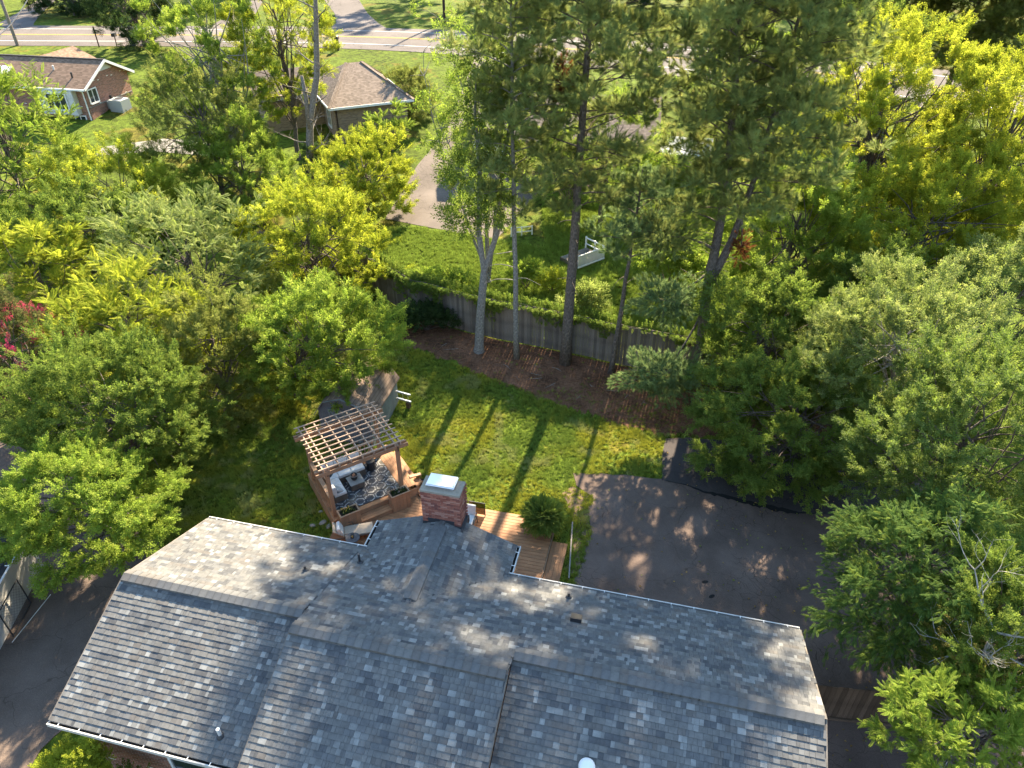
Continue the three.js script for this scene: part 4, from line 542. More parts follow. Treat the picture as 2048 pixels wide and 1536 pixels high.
{ // hip roofed house in the middle distance; local origin at its near corner
  const h = thing('hip_roof_house', 'tan brick house with a brown hip roof behind the bare tree', 'house', [-13.21, 2.36, -55.6], R(24)), E = 3.1, W = 5.6, L = 8.4; // +x to the right wall, -x left
  const w = new MB(); w.quad([0, -1, 0], [W, -1, 0], [W, E, 0], [0, E, 0], W, E + 1).quad([0, -1, -L], [0, -1, 0], [0, E, 0], [0, E, -L], L, E + 1).quad([W, -1, 0], [W, -1, -L], [W, E, -L], [W, E, 0], L, E + 1).quad([W, -1, -L], [0, -1, -L], [0, E, -L], [W, E, -L], W, E + 1); mesh('wall', w.build(), M.tanbrick, h);
  const o = 0.45, r = 1.9, x0 = -o, x1 = W + o, z0 = o, z1 = -L - o, a = [2.2, E + r, -L / 2], b = [W - 2.2, E + r, -L / 2], y = E - 0.15, rb = new MB();
  const hip = mesh('roof', rb.tri([x0, y, z0], [x1, y, z0], b, [0, 0], [8, 0], [6, 5]).tri([x0, y, z0], b, a, [0, 0], [6, 5], [2, 5]).tri([x1, y, z0], [x1, y, z1], b, [0, 0], [9, 0], [5, 5]).tri([x1, y, z1], [x0, y, z1], a, [0, 0], [8, 0], [6, 5]).tri([x1, y, z1], a, b, [0, 0], [6, 5], [2, 5]).tri([x0, y, z1], [x0, y, z0], a, [0, 0], [9, 0], [5, 5]).quad([x0, y - 0.02, z1], [x1, y - 0.02, z1], [x1, y - 0.02, z0], [x0, y - 0.02, z0], 8, 9).build(), M.greyroof, h);
  for (const [p, q2] of [[[x0, y, z0], [x1, y, z0]], [[x1, y, z0], [x1, y, z1]], [[x0, y, z0], [x0, y, z1]]]) mesh('fascia', new MB().beam([p[0], p[1] - 0.06, p[2]], [q2[0], q2[1] - 0.06, q2[2]], 0.05, 0.16).build(), M.white, h);
  for (const p of [[x0, y, z0], [x1, y, z0], [x1, y, z1]]) mesh('hip_cap', new MB().beam([p[0], p[1] + 0.03, p[2]], p[0] > 1 ? [b[0], b[1] + 0.03, b[2]] : [a[0], a[1] + 0.03, a[2]], 0.22, 0.05).build(), M.greyroof, h);
  win(h, 1.1, 1.2, -0.03, 1.7, -2.0, -Math.PI / 2, 1); win(h, 1.1, 1.2, -0.03, 1.7, -5, -Math.PI / 2, 1); mesh('downspout', new MB().tube([[0.12, y, 0.1], [0.12, -0.6, 0.07]], 0.05, 6).build(), M.darkpole, h);
  mesh('wing_wall', new MB().box(-4.5, -1, -L - 0.5, -0.02, E, -4.2).build(), M.tanbrick, h); gableRoof(h, M.greyroof, { x0: -4.8, x1: 1, z0: -L - 0.8, z1: -4.2, y: E - 0.1, rise: 1.5, over: 0.3 });
}
{ // third house, mostly hidden by the pines
  const h = thing('red_brick_house', 'red brick house with white garage door hidden behind the pines', 'house', [-3.3, 2.05, -51.0], R(-8)), E = 2.7, W = 13, D = 8; const w = new MB(); w.quad([0, -1, 0], [W, -1, 0], [W, E, 0], [0, E, 0], W, E + 1).quad([0, -1, -D], [0, -1, 0], [0, E, 0], [0, E, -D], D, E + 1).quad([W, -1, 0], [W, -1, -D], [W, E, -D], [W, E, 0], D, E + 1).quad([W, -1, -D], [0, -1, -D], [0, E, -D], [W, E, -D], W, E + 1).tri([0, E, -D], [0, E, 0], [0, E + 1.9, -D / 2]).tri([W, E, 0], [W, E, -D], [W, E + 1.9, -D / 2]); mesh('wall', w.build(), M.brickwall, h);
  gableRoof(h, M.greyroof, { x0: 0, x1: W, z0: -D, z1: 0, y: E, rise: 1.9, over: 0.4 }); const g = mesh('garage_door', new MB().box(0.5, 0.1, 0.01, 3.1, 2.25, 0.06).build(), M.whitewood, h); for (let k = 0; k < 4; k++) mesh('panel', new MB().box(0.58, 0.16 + k * 0.53, 0.061, 3.02, 0.6 + k * 0.53, 0.08).build(), M.white, g); win(h, 1.4, 1.2, 5.5, 1.6, 0.03, 0, 1); win(h, 1.4, 1.2, 9, 1.6, 0.03, 0, 1); win(h, 0.9, 1.1, -0.03, 1.7, -2.4, -Math.PI / 2, 1); mesh('corner_board', new MB().box(-0.06, 0, -0.001, 0.12, E, 0.06).build(), M.white, h);
}
{ const s = thing('white_shed', 'small white roofed outbuilding behind the pines', 'outbuilding', [12.0, 1.9, -50.4], R(-12)); mesh('wall', new MB().box(-1.6, 0, -1.3, 1.6, 2.1, 1.3).build(), M.whitewood, s); gableRoof(s, M.white, { x0: -1.6, x1: 1.6, z0: -1.3, z1: 1.3, y: 2.1, rise: 0.7, over: 0.2 }); mesh('door', new MB().box(-0.5, 0.05, 1.305, 0.5, 1.9, 1.34).build(), M.shedwood, s); }
{ // small raised porch with white rail beyond the fence
  const d = thing('porch_deck', 'small weathered deck with white slatted rail beyond the fence', 'deck', [3.75, 0.92, -37.6], R(38)); d.scale.setScalar(0.82); // local +x along the rail
  for (let k = 0; k < 9; k++) put('board', bx(2.5, 0.03, 0.19), M.greywood[k % 3], d, 1.25, 0.45, -0.1 - k * 0.2); mesh('skirt', new MB().box(0, 0.02, -1.85, 2.5, 0.43, -0.02).build(), M.greywood[0], d);
  for (let k = 0; k < 20; k++) put('slat', bx(0.09, 1.0, 0.02), M.whitewood, d, 0.06 + k * 0.125, 0.72, 0.03); for (const y of [0.32, 1.18]) put('rail', bx(2.55, 0.09, 0.045), M.white, d, 1.25, y, 0.065); put('rail', bx(0.06, 0.09, 1.9), M.white, d, 2.5, 1.2, -0.95); put('rail', bx(0.06, 0.06, 1.9), M.white, d, 2.5, 0.75, -0.95); for (const z of [-0.03, -0.95, -1.88]) put('post', bx(0.09, 1.3, 0.09), M.white, d, 2.5, 0.65, z);
}
{ // trampoline-like dark cover and rail further left
  const d = thing('garden_gate', 'white garden gate rail behind the second pine', 'gate', [0.6, T(-42) - 0.05, -42], R(12)); d.scale.setScalar(0.6); for (const y of [0.5, 1.0]) put('rail', bx(2.2, 0.07, 0.05), M.white, d, 0, y, 0); for (const x of [-1.1, 0, 1.1]) put('post', bx(0.1, 1.15, 0.1), M.white, d, x, 0.5, 0);
}
{ // neighbour's low garage at the left edge; local z along its long wall
  const g = thing('siding_garage', 'white lap sided garage with dark roof at the left edge', 'garage', [-16.39, 0, -16.86], Math.atan2(0.4, 3.5)), h = 1.74, L = 9, D = 7; // wall in the plane x = 0, running to +z
  const w = new MB(); for (let k = 0; k < 15; k++) { const y0 = k * h / 15, y1 = (k + 1) * h / 15; w.quad([0.014, y0, L], [0.014, y0, 0], [0, y1, 0], [0, y1, L], L, 0.1).quad([0, y0, L], [0, y0, 0], [0.014, y0, 0], [0.014, y0, L], L, 0.02); w.quad([0, y0, 0], [-D, y0, 0], [-D, y1, 0], [0, y1, 0], D, 0.1); } mesh('lap_siding', w.build(), M.siding, g);
  mesh('core', new MB().box(-D, 0, 0.02, -0.01, h, L).build(), M.siding, g); gableRoof(g, M.darkroof, { x0: -D, x1: 0, z0: 0, z1: L, y: h, rise: 1.4, over: 0.1, axis: 'z' });
  const gt = mesh('gutter', new MB().box(0.1, h - 0.08, -0.1, 0.17, h - 0.02, L + 0.1).build(), M.gutter, g); for (let k = 0; k < 9; k++) mesh('hanger', new MB().box(0.0, h - 0.015, 0.4 + k, 0.18, h + 0.0, 0.43 + k).build(), M.white, gt); mesh('corner_board', new MB().box(-0.02, 0, -0.03, 0.03, h - 0.05, 0.07).build(), M.white, g);
}
{ // chain link gate standing beside that garage
  const g = thing('wire_gate', 'dark framed wire gate beside the white garage', 'gate', [-15.95, 0, -15.3], Math.atan2(0.4, 3.5)); for (const [a, b] of [[[0, 0.08, 0], [0, 1.25, 0]], [[0, 1.25, 0], [0, 1.25, 1.3]], [[0, 1.25, 1.3], [0, 0.08, 1.3]], [[0, 0.08, 0], [0, 0.08, 1.3]]]) mesh('frame_tube', new MB().tube([a, b], 0.022, 6).build(), M.darkmetal, g); const wm = new MB(); for (let k = -9; k < 12; k++) { for (const s of [1, -1]) { let y0 = 0.1, z0 = k * 0.12, y1 = 1.23, z1 = z0 + 1.13; if (s < 0) [z0, z1] = [z1, z0]; const c = (z, y) => [0, y, z]; const cl = (t) => c(lerp(z0, z1, t), lerp(y0, y1, t)); let t0 = (0 - z0) / (z1 - z0), t1 = (1.3 - z0) / (z1 - z0); if (t0 > t1) [t0, t1] = [t1, t0]; t0 = Math.max(0, t0); t1 = Math.min(1, t1); if (t1 - t0 > 0.05) wm.tube([cl(t0), cl(t1)], 0.004, 3, false); } } mesh('wire_mesh', wm.build(), M.darkmetal, g); mesh('latch_rod', new MB().tube([[0.03, 0.05, 1.5], [0.5, 0.05, -0.3]], 0.012, 5).build(), M.galv, g);
}
// ---------------------------------------------------------------- street furniture
function pole(label, x, z, h, r, m, arm) { const p = thing('utility_pole', label, 'pole', [x, T(z), z]); mesh('shaft', new MB().tube([[0, -0.2, 0], [0, h * 0.5, 0], [0, h, 0]], [r, r * 0.85, r * 0.65], 12).build(), m, p); if (arm) { mesh('crossarm', new MB().box(-1.1, h - 0.7, -0.06, 1.1, h - 0.58, 0.06).build(), m, p); for (const s of [-0.9, 0, 0.9]) mesh('insulator', lathe([[0, 0], [0.05, 0], [0.06, 0.08], [0.02, 0.14], [0, 0.14]], 10).translate(s, h - 0.57, 0), M.galv, p); } return p; }
pole('pale utility pole beside the road at upper left', -50.2, -79.9, 10.5, 0.17, M.pole, true); pole('dark utility pole standing on the lawn across the road', -7.8, -92.6, 10, 0.16, M.darkpole, true);
{ const cv = new THREE.CatmullRomCurve3([[-53, 5.6, -70], [-49, 6.0, -70], [-45.3, 7.6, -70], [-43.5, 8.8, -70], [-41.7, 10.4, -70], [-38, 14.4, -70]].map(p => new THREE.Vector3(...p))), pts = cv.getPoints(24).map(p => [p.x, p.y, p.z]); solo('overhead_cable', new MB().tube(pts, 0.045, 5).build(), M.wire, 'slack pale cable crossing in front of the left pole', 'cable'); }
function post(label, x, z, h, m, cap) { const p = thing('post', label, 'post', [x, T(z), z]); mesh('shaft', new MB().tube([[0, -0.1, 0], [0, h, 0]], 0.06, 8).build(), m, p); if (cap) mesh('cap', new MB().box(-0.16, h - 0.02, -0.1, 0.16, h + 0.22, 0.1).build(), m, p); return p; }
post('thin dark marker post at the road edge', -41.6, -79.2, 1.9, M.darkpole, false);
{ const m = thing('mailbox', 'black mailbox on a thick post beside the road', 'mailbox', [-17.3, T(-78), -78]); mesh('post', new MB().box(-0.14, -0.1, -0.14, 0.14, 1.0, 0.14).build(), M.darkpole, m); const s = new THREE.Shape(); s.moveTo(-0.17, 0); s.lineTo(0.17, 0); s.lineTo(0.17, 0.16); s.absarc(0, 0.16, 0.17, 0, Math.PI); s.closePath(); mesh('box', new THREE.ExtrudeGeometry(s, { depth: 0.6, bevelEnabled: true, bevelSize: 0.01, bevelThickness: 0.01, bevelSegments: 1 }).translate(0, 1.01, -0.3), M.black, m); mesh('flag', new MB().box(0.19, 1.1, -0.1, 0.2, 1.42, -0.02).build(), M.brick[1], m); }
{ const m = thing('mailbox', 'small mailbox on a thin bent post beside the trash cart', 'mailbox', [-40.0, T(-79.6), -79.6]); mesh('post', new MB().tube([[0, -0.1, 0], [0.05, 0.9, 0]], 0.05, 6).build(), M.darkpole, m); mesh('box', new MB().box(-0.15, 0.9, -0.25, 0.2, 1.2, 0.25).build(), M.black, m); }
{ const t = thing('trash_cart', 'dark green wheeled trash cart under the roadside tree', 'trash bin', [-38.4, T(-80), -80]); const b = new MB(); const lo = 0.28, hi = 0.38; b.quad([-lo, 0.05, lo], [lo, 0.05, lo], [hi, 1.05, hi], [-hi, 1.05, hi], 1, 1).quad([lo, 0.05, lo], [lo, 0.05, -lo], [hi, 1.05, -hi], [hi, 1.05, hi], 1, 1).quad([lo, 0.05, -lo], [-lo, 0.05, -lo], [-hi, 1.05, -hi], [hi, 1.05, -hi], 1, 1).quad([-lo, 0.05, -lo], [-lo, 0.05, lo], [-hi, 1.05, hi], [-hi, 1.05, -hi], 1, 1); const gm = mat({ c: [0.03, 0.06, 0.045], roughness: 0.5 }); mesh('bin', b.build(), gm, t); mesh('lid', new MB().beam([-0.41, 1.08, 0], [0.41, 1.08, 0], 0.82, 0.06).build(), gm, t); for (const s of [-1, 1]) mesh('wheel', new THREE.CylinderGeometry(0.12, 0.12, 0.05, 14).rotateZ(Math.PI / 2).translate(s * 0.3, 0.12, -0.32), M.black, t); }
// ---------------------------------------------------------------- foliage
function leafFace(b, o, d, n, len, wid, fold) { // folded leaf blade: base o, direction d, face normal n
  const s = d.clone().cross(n).normalize(), m = o.clone().addScaledVector(d, len * 0.48), t = o.clone().addScaledVector(d, len).addScaledVector(n, -len * 0.12), l = m.clone().addScaledVector(s, -wid / 2).addScaledVector(n, fold * wid), r = m.clone().addScaledVector(s, wid / 2).addScaledVector(n, fold * wid), a = v => [v.x, v.y, v.z];
  b.tri(a(o), a(r), a(t)).tri(a(o), a(t), a(l));
}
const V3 = (x, y, z) => new THREE.Vector3(x, y, z);
function sprigBroad(seed, L = 0.42, n = 18, len = 0.115, wid = 0.066) { const q = rng(seed), b = new MB(); for (let i = 0; i < n; i++) { const t = (i + 0.6) / n, az = i * 2.4 + q() * 0.6, o = V3(Math.cos(az) * 0.02, t * L, Math.sin(az) * 0.02), tilt = lerp(1.35, 0.5, t) + (q() - 0.5) * 0.5, d = V3(Math.cos(az) * Math.sin(tilt), Math.cos(tilt), Math.sin(az) * Math.sin(tilt)).normalize(), n0 = V3((q() - 0.5) * 0.9, 0.25, 1 + (q() - 0.5)).normalize(); n0.addScaledVector(d, -n0.dot(d)).normalize(); leafFace(b, o, d, n0, len * (0.75 + q() * 0.5), wid * (0.75 + q() * 0.5), (q() - 0.3) * 0.35); } return b.build(); }
function sprigSpray(seed, L = 0.62, n = 10, len = 0.13, wid = 0.055) { const q = rng(seed), b = new MB(), bend = y => -0.22 * y * y / L; for (let i = 0; i < n; i++) for (const s of [-1, 1]) { const t = (i + 0.7 + s * 0.15) / (n + 0.5), y = t * L, o = V3(0, y, bend(y)), lf = len * (0.55 + 0.75 * Math.sin(Math.PI * clamp(t * 0.85 + 0.1))) * (0.85 + q() * 0.3), d = V3(s * 0.9, 0.5 + t * 0.3, -0.18 - q() * 0.3).normalize(), n0 = V3((q() - 0.5) * 0.4, (q() - 0.5) * 0.4, 1).normalize(); n0.addScaledVector(d, -n0.dot(d)).normalize(); leafFace(b, o, d, n0, lf, wid * (0.85 + q() * 0.3), (q() - 0.5) * 0.2); } leafFace(b, V3(0, L * 0.97, bend(L)), V3(0, 1, -0.4).normalize(), V3(0, 0.3, 1).normalize(), len, wid, 0.1); return b.build(); }
function sprigPine(seed, L = 0.2, n = 66, len = 0.155, wid = 0.012) { const q = rng(seed), b = new MB(); for (let i = 0; i < n; i++) { const t = Math.pow(i / n, 0.8), az = i * 2.4 + q(), tilt = lerp(1.25, 0.25, t) + (q() - 0.5) * 0.3, o = V3(0, t * L, 0), d = V3(Math.cos(az) * Math.sin(tilt), Math.cos(tilt), Math.sin(az) * Math.sin(tilt)), s = V3(-Math.sin(az), (q() - 0.5) * 0.8, Math.cos(az)).normalize().multiplyScalar(wid / 2), e = o.clone().addScaledVector(d, len * (0.8 + q() * 0.4)), a = v => [v.x, v.y, v.z]; b.tri(a(o.clone().sub(s)), a(o.clone().add(s)), a(e)); } return b.build(); }
const SPRIG = { broad: [sprigBroad(1), sprigBroad(2)], small: [sprigBroad(5, 0.36, 18, 0.09, 0.055), sprigBroad(6, 0.36, 18, 0.09, 0.055)], spray: [sprigSpray(3), sprigSpray(4)], pine: [sprigPine(7), sprigPine(8)] };
const PAL = { // linear leaf colours, with the spread seen from twig to twig
  yellow: [[0.315, 0.36, 0.03], [0.235, 0.3, 0.026], [0.39, 0.4, 0.042]], golden: [[0.325, 0.365, 0.03], [0.235, 0.3, 0.026], [0.4, 0.4, 0.04]], lime: [[0.225, 0.31, 0.038], [0.16, 0.25, 0.03], [0.3, 0.355, 0.06]], green: [[0.155, 0.22, 0.034], [0.11, 0.175, 0.028], [0.215, 0.265, 0.045]], pale: [[0.215, 0.27, 0.06], [0.145, 0.205, 0.04], [0.31, 0.345, 0.1]], dark: [[0.045, 0.08, 0.022], [0.035, 0.065, 0.018], [0.07, 0.11, 0.028]], deep: [[0.1, 0.17, 0.036], [0.07, 0.135, 0.03], [0.21, 0.275, 0.04]], pine: [[0.245, 0.295, 0.085], [0.17, 0.235, 0.08], [0.33, 0.345, 0.1]], bluepine: [[0.185, 0.265, 0.1], [0.14, 0.22, 0.085], [0.25, 0.31, 0.115]], olive: [[0.19, 0.22, 0.045], [0.14, 0.18, 0.035], [0.26, 0.275, 0.07]], myrtle: [[0.11, 0.12, 0.035], [0.14, 0.1, 0.045], [0.09, 0.125, 0.03]], rust: [[0.2, 0.07, 0.025], [0.16, 0.06, 0.02], [0.25, 0.1, 0.03]], autumn: [[0.2, 0.18, 0.04], [0.14, 0.15, 0.03], [0.25, 0.19, 0.045]]
};
const MX = new THREE.Matrix4(), Q3 = V3();
function instances(name, list, kind, pal, parent, m = M.leaf, seed = 1) { // list of {p, d, s}: twigs with leaves
  const q = rng(seed), cols = PAL[pal], geos = SPRIG[kind], half = [[], []]; list.forEach((e, i) => half[i & 1].push(e));
  const out = []; half.forEach((h, k) => { if (!h.length) return; const im = new THREE.InstancedMesh(geos[k], m, h.length); im.name = name; im.castShadow = im.receiveShadow = true; im.userData.kind = 'stuff'; const col = new THREE.Color();
    h.forEach((e, i) => { const y = e.d, z = V3(e.up ? e.up[0] : (q() - 0.5) * 0.8, 1, e.up ? e.up[2] : (q() - 0.5) * 0.8); z.addScaledVector(y, -z.dot(y)); if (z.lengthSq() < 0.02) z.set(1, 0, 0.3).addScaledVector(y, -y.x); z.normalize(); const x = y.clone().cross(z); MX.makeBasis(x.multiplyScalar(e.s), y.clone().multiplyScalar(e.s), z.multiplyScalar(e.s)).setPosition(e.p); im.setMatrixAt(i, MX); const a = cols[Math.floor(q() * 3)], b = cols[0], w = q(), v = 0.82 + 0.36 * q(); col.setRGB(lerp(a[0], b[0], w) * v, lerp(a[1], b[1], w) * v, lerp(a[2], b[2], w) * v); im.setColorAt(i, col); });
    parent.add(im); out.push(im); }); return out;
}
function crownPoints(o) { // clumps on an ellipsoid, twigs on each clump
  const q = rng(o.seed), list = [], clumps = [], [cx, cy, cz] = o.c, N = o.clumps, g = o.g ?? 0;
  for (let i = 0; i < N; i++) { const y = 1 - 2 * (i + 0.5) / N, r = Math.sqrt(1 - y * y), a = i * 2.39996 + q() * 0.7, k = (o.k0 ?? 0.5) + (1 - (o.k0 ?? 0.5)) * Math.pow(q(), 0.7), P = V3(cx + Math.cos(a) * r * o.r[0] * k, cy + (y + (q() - 0.5) * 0.2) * o.r[1] * k, cz + Math.sin(a) * r * o.r[2] * k); if (P.y < g + (o.low ?? 0.6)) P.y = g + (o.low ?? 0.6) + q() * 0.8; clumps.push({ p: P, r: (o.cr ?? 0.36) * Math.min(o.r[0], o.r[1], o.r[2]) * (0.65 + 0.75 * q()) }); }
  const ctr = V3(cx, cy - o.r[1] * 0.3, cz), flat = o.flat ?? 0.8, per = 10, B = Math.max(3, Math.round(o.n * 1.55 / N / per));
  for (const c of clumps) { const out = c.p.clone().sub(ctr).normalize(); c.tips = []; for (let j = 0; j < B; j++) { // leafy shoots growing from the clump
    const u = q() * 2 - 1, a = q() * 6.283, r = Math.sqrt(1 - u * u), d = V3(Math.cos(a) * r, u * flat, Math.sin(a) * r); if (d.y < -0.2) d.y *= -0.5; d.addScaledVector(out, 0.7).add(V3(0, o.lift ?? 0.25, 0)).normalize();
    const len = c.r * (0.6 + 0.95 * q()), tip = c.p.clone().addScaledVector(d, len); c.tips.push(tip);
    for (let k = 0; k < per; k++) { const f = 0.22 + 0.78 * Math.sqrt((k + q()) / per), sp = 0.2 * c.r * (1.15 - f * 0.8), p = c.p.clone().addScaledVector(d, len * f).add(V3((q() - 0.5) * 2 * sp, (q() - 0.5) * 1.4 * sp - (o.droop ?? 0) * f * f * len * 0.4, (q() - 0.5) * 2 * sp)); if (p.y < g + 0.12) continue; const dir = d.clone().add(V3((q() - 0.5) * 1.7, (q() - 0.5) * 1.1 - (o.droop ?? 0) * f, (q() - 0.5) * 1.7)).normalize(); list.push({ p, d: dir, s: 0.88 * (o.s ?? 1) * (0.75 + 0.5 * q()) * (1.1 - 0.25 * f) }); } } }
  return { list, clumps };
}
function limb(mb, a, b, r0, r1, q, n = 5, sag = 0.12, sides = 6) { const pts = [], rad = [], L = a.distanceTo(b), j = V3(q() - 0.5, q() * 0.6, q() - 0.5).multiplyScalar(L * sag * 2); for (let i = 0; i <= n; i++) { const t = i / n, p = a.clone().lerp(b, t).addScaledVector(j, Math.sin(t * Math.PI)).add(V3((q() - 0.5), (q() - 0.5), (q() - 0.5)).multiplyScalar(L * 0.02)); pts.push([p.x, p.y, p.z]); rad.push(lerp(r0, r1, Math.pow(t, 0.8))); } mb.tube(pts, rad, sides, false); return pts.map(p => V3(...p)); }
function branchy(mb, a, d, len, r, depth, q) { // bare limb that forks into twigs
  const n = 5, pts = [a.clone()], dir = d.clone(); for (let i = 0; i < n; i++) { dir.add(V3((q() - 0.5) * 0.5, (q() - 0.4) * 0.4, (q() - 0.5) * 0.5)).normalize(); pts.push(pts[i].clone().addScaledVector(dir, len / n)); }
  mb.tube(pts.map(p => [p.x, p.y, p.z]), pts.map((p, i) => lerp(r, r * 0.4, i / n)), depth > 1 ? 6 : 4, false); if (!depth) return;
  const k = 2 + Math.floor(q() * 3); for (let i = 0; i < k; i++) { const j = 2 + Math.floor(q() * 4), nd = dir.clone().add(V3((q() - 0.5) * 2, (q() - 0.35) * 1.4, (q() - 0.5) * 2)).normalize(); branchy(mb, pts[j], nd, len * (0.5 + 0.25 * q()), r * 0.42, depth - 1, q); }
}
function tree(o) { // broadleaf tree: tapered trunk with limbs to each clump, crown of leafy twigs
  const [cx, cy, cz] = o.c, bx0 = o.b?.[0] ?? cx, bz0 = o.b?.[1] ?? cz, g = T(bz0); o.g = g; const { list, clumps } = crownPoints(o), q = rng(o.seed + 99);
  const t = thing(o.name ?? 'broadleaf_tree', o.label, o.cat ?? 'tree', [bx0, g, bz0], 0, o.group), off = V3(bx0, g, bz0), loc = v => v.clone().sub(off), mb = new MB(), r = o.tr ?? Math.max(0.09, Math.min(o.r[0], o.r[1]) * 0.055);
  const top = loc(V3(cx, cy + o.r[1] * 0.45, cz)), stem = limb(mb, V3(0, -0.1, 0), top, r, r * 0.3, q, 9, 0.05, 8);
  for (const c of clumps) { const k = Math.min(stem.length - 1, 2 + Math.floor(q() * (stem.length - 3))), a = stem[k]; limb(mb, a, loc(c.p), r * 0.38 * (1 - k / stem.length * 0.5), 0.012, q, 4, 0.1, 5); }
  mesh('trunk', mb.smoothBuild(), o.bark ?? M.bark, t);
  for (const e of list) e.p.sub(off); instances('crown', list, o.kind ?? 'broad', o.pal ?? 'green', t, o.mat ?? M.leaf, o.seed + 5); return t;
}
function pine(o) { // tall pine: bare lower trunk, tiers of boughs ending in needle tufts
  const q = rng(o.seed), g = T(o.b[1]), t = thing('pine_tree', o.label, 'tree', [o.b[0], g, o.b[1]], 0, o.group), mb = new MB(), stems = o.stems ?? [[[0, 0, 0], [o.lean?.[0] ?? 0, o.h, o.lean?.[1] ?? 0]]], list = [];
  for (const st of stems) {
    const pts = [], rad = []; const n = 12, r0 = st.r ?? o.tr ?? 0.2; for (let i = 0; i <= n; i++) { const f = i / n * (st.length - 1), k = Math.min(st.length - 2, Math.floor(f)), u = f - k; pts.push([lerp(st[k][0], st[k + 1][0], u) + (q() - 0.5) * 0.06, lerp(st[k][1], st[k + 1][1], u), lerp(st[k][2], st[k + 1][2], u) + (q() - 0.5) * 0.06]); rad.push(lerp(r0, 0.03, Math.pow(i / n, 1.2)) * (i === 0 ? 1.25 : 1)); } mb.tube(pts, rad, 9, true);
    const at = y => { for (let i = 0; i < n; i++) if (pts[i + 1][1] >= y) { const u = (y - pts[i][1]) / (pts[i + 1][1] - pts[i][1]); return V3(lerp(pts[i][0], pts[i + 1][0], u), y, lerp(pts[i][2], pts[i + 1][2], u)); } return V3(...pts[n]); };
    const y0 = st.y0 ?? o.y0, y1 = pts[n][1], nb = st.nb ?? o.nb; let az = q() * 6.28;
    for (let i = 0; i < nb; i++) {
      const f = (i + q() * 0.5) / nb, y = lerp(y0, y1 - 0.2, Math.pow(f, 0.85)), prof = Math.sin(Math.PI * Math.pow(clamp(f * 0.86 + 0.14), 0.8)), R0 = o.R * (0.25 + 0.85 * prof) * (0.55 + 0.6 * q()); az += 2.4 + (q() - 0.5) * 0.8; const a = at(y), e = a.clone().add(V3(Math.cos(az) * R0, R0 * (0.12 + 0.4 * f) + (q() - 0.5) * 0.4, Math.sin(az) * R0)); const bp = limb(mb, a, e, 0.045 * (1 - f * 0.5), 0.01, q, 5, 0.08, 5);
      const nt = Math.max(2, Math.round(R0 * (o.dens ?? 3.4))); for (let k = 0; k < nt; k++) { const u = k === 0 ? 1 : 0.35 + 0.65 * Math.sqrt(q()), sp = R0 * 0.3 * (0.35 + 0.65 * u), c = bp[Math.min(5, Math.round(u * 5))].clone().add(V3((q() - 0.5) * 2 * sp, (q() - 0.3) * sp * 0.8, (q() - 0.5) * 2 * sp)), cr = (0.16 + 0.14 * q()) * (o.s ?? 1); if (k) limb(mb, bp[Math.max(0, Math.min(4, Math.floor(u * 5) - 1))], c, 0.012, 0.005, q, 2, 0.1, 3);
        for (let m = 0; m < 9; m++) { const uu = q() * 1.5 - 0.5, A = q() * 6.28, rr = Math.sqrt(Math.max(0, 1 - uu * uu)), d = V3(Math.cos(A) * rr, uu + 0.25, Math.sin(A) * rr).normalize(); list.push({ p: c.clone().addScaledVector(d, cr * (0.4 + 0.6 * q())), d: d.add(V3((q() - 0.5) * 0.5, (q() - 0.3) * 0.5, (q() - 0.5) * 0.5)).normalize(), s: (o.s ?? 1) * (0.8 + 0.45 * q()) }); } }
    }
    for (let k = 0; k < (o.dead ?? 6); k++) { const y = lerp(y0 * 0.55, y0 + 1.5, q()), a = at(y), A = q() * 6.28, l = 0.5 + q() * 1.3; limb(mb, a, a.clone().add(V3(Math.cos(A) * l, (q() - 0.3) * 0.5, Math.sin(A) * l)), 0.025, 0.006, q, 4, 0.1, 4); }
  }
  mesh('trunk', mb.smoothBuild(), o.bark ?? M.bark, t); instances('crown', list, 'pine', o.pal ?? 'pine', t, M.needle, o.seed + 3);
  if (o.extra) for (const ex of o.extra) { const L2 = []; for (let k = 0; k < ex.n * 1.6; k++) { const u = q() * 2 - 1, A = q() * 6.28, r = Math.sqrt(1 - u * u), kk = 0.3 + 0.7 * Math.sqrt(q()), d = V3(Math.cos(A) * r, u, Math.sin(A) * r), bl = 1 + 0.35 * Math.sin(A * 3 + u * 4); L2.push({ p: V3(ex.c[0] - o.b[0] + d.x * ex.r[0] * kk * bl, ex.c[1] - g + d.y * ex.r[1] * kk * bl, ex.c[2] - o.b[1] + d.z * ex.r[2] * kk * bl), d: d.clone().add(V3((q() - 0.5) * 1.2, 0.3 + (q() - 0.5) * 0.6, (q() - 0.5) * 1.2)).normalize(), s: 0.62 + 0.35 * q() }); } instances('bough', L2, 'pine', ex.pal ?? 'bluepine', t, M.needle, 17); const bm = new MB(); limb(bm, V3(ex.a[0] - o.b[0], ex.a[1] - g, ex.a[2] - o.b[1]), V3(ex.c[0] - o.b[0], ex.c[1] - g, ex.c[2] - o.b[1]), 0.07, 0.02, q, 5, 0.08, 6); for (let k = 0; k < 7; k++) { const A = q() * 6.28; limb(bm, V3(ex.c[0] - o.b[0], ex.c[1] - g, ex.c[2] - o.b[1]), V3(ex.c[0] - o.b[0] + Math.cos(A) * ex.r[0], ex.c[1] - g + (q() - 0.3) * ex.r[1], ex.c[2] - o.b[1] + Math.sin(A) * ex.r[2]), 0.02, 0.006, q, 4, 0.1, 4); } mesh('bough_limb', bm.smoothBuild(), M.bark, t); }
  return t;
}
const gL = 'trees along the left side', gR = 'trees along the right side', gP = 'pines in front of the back fence';
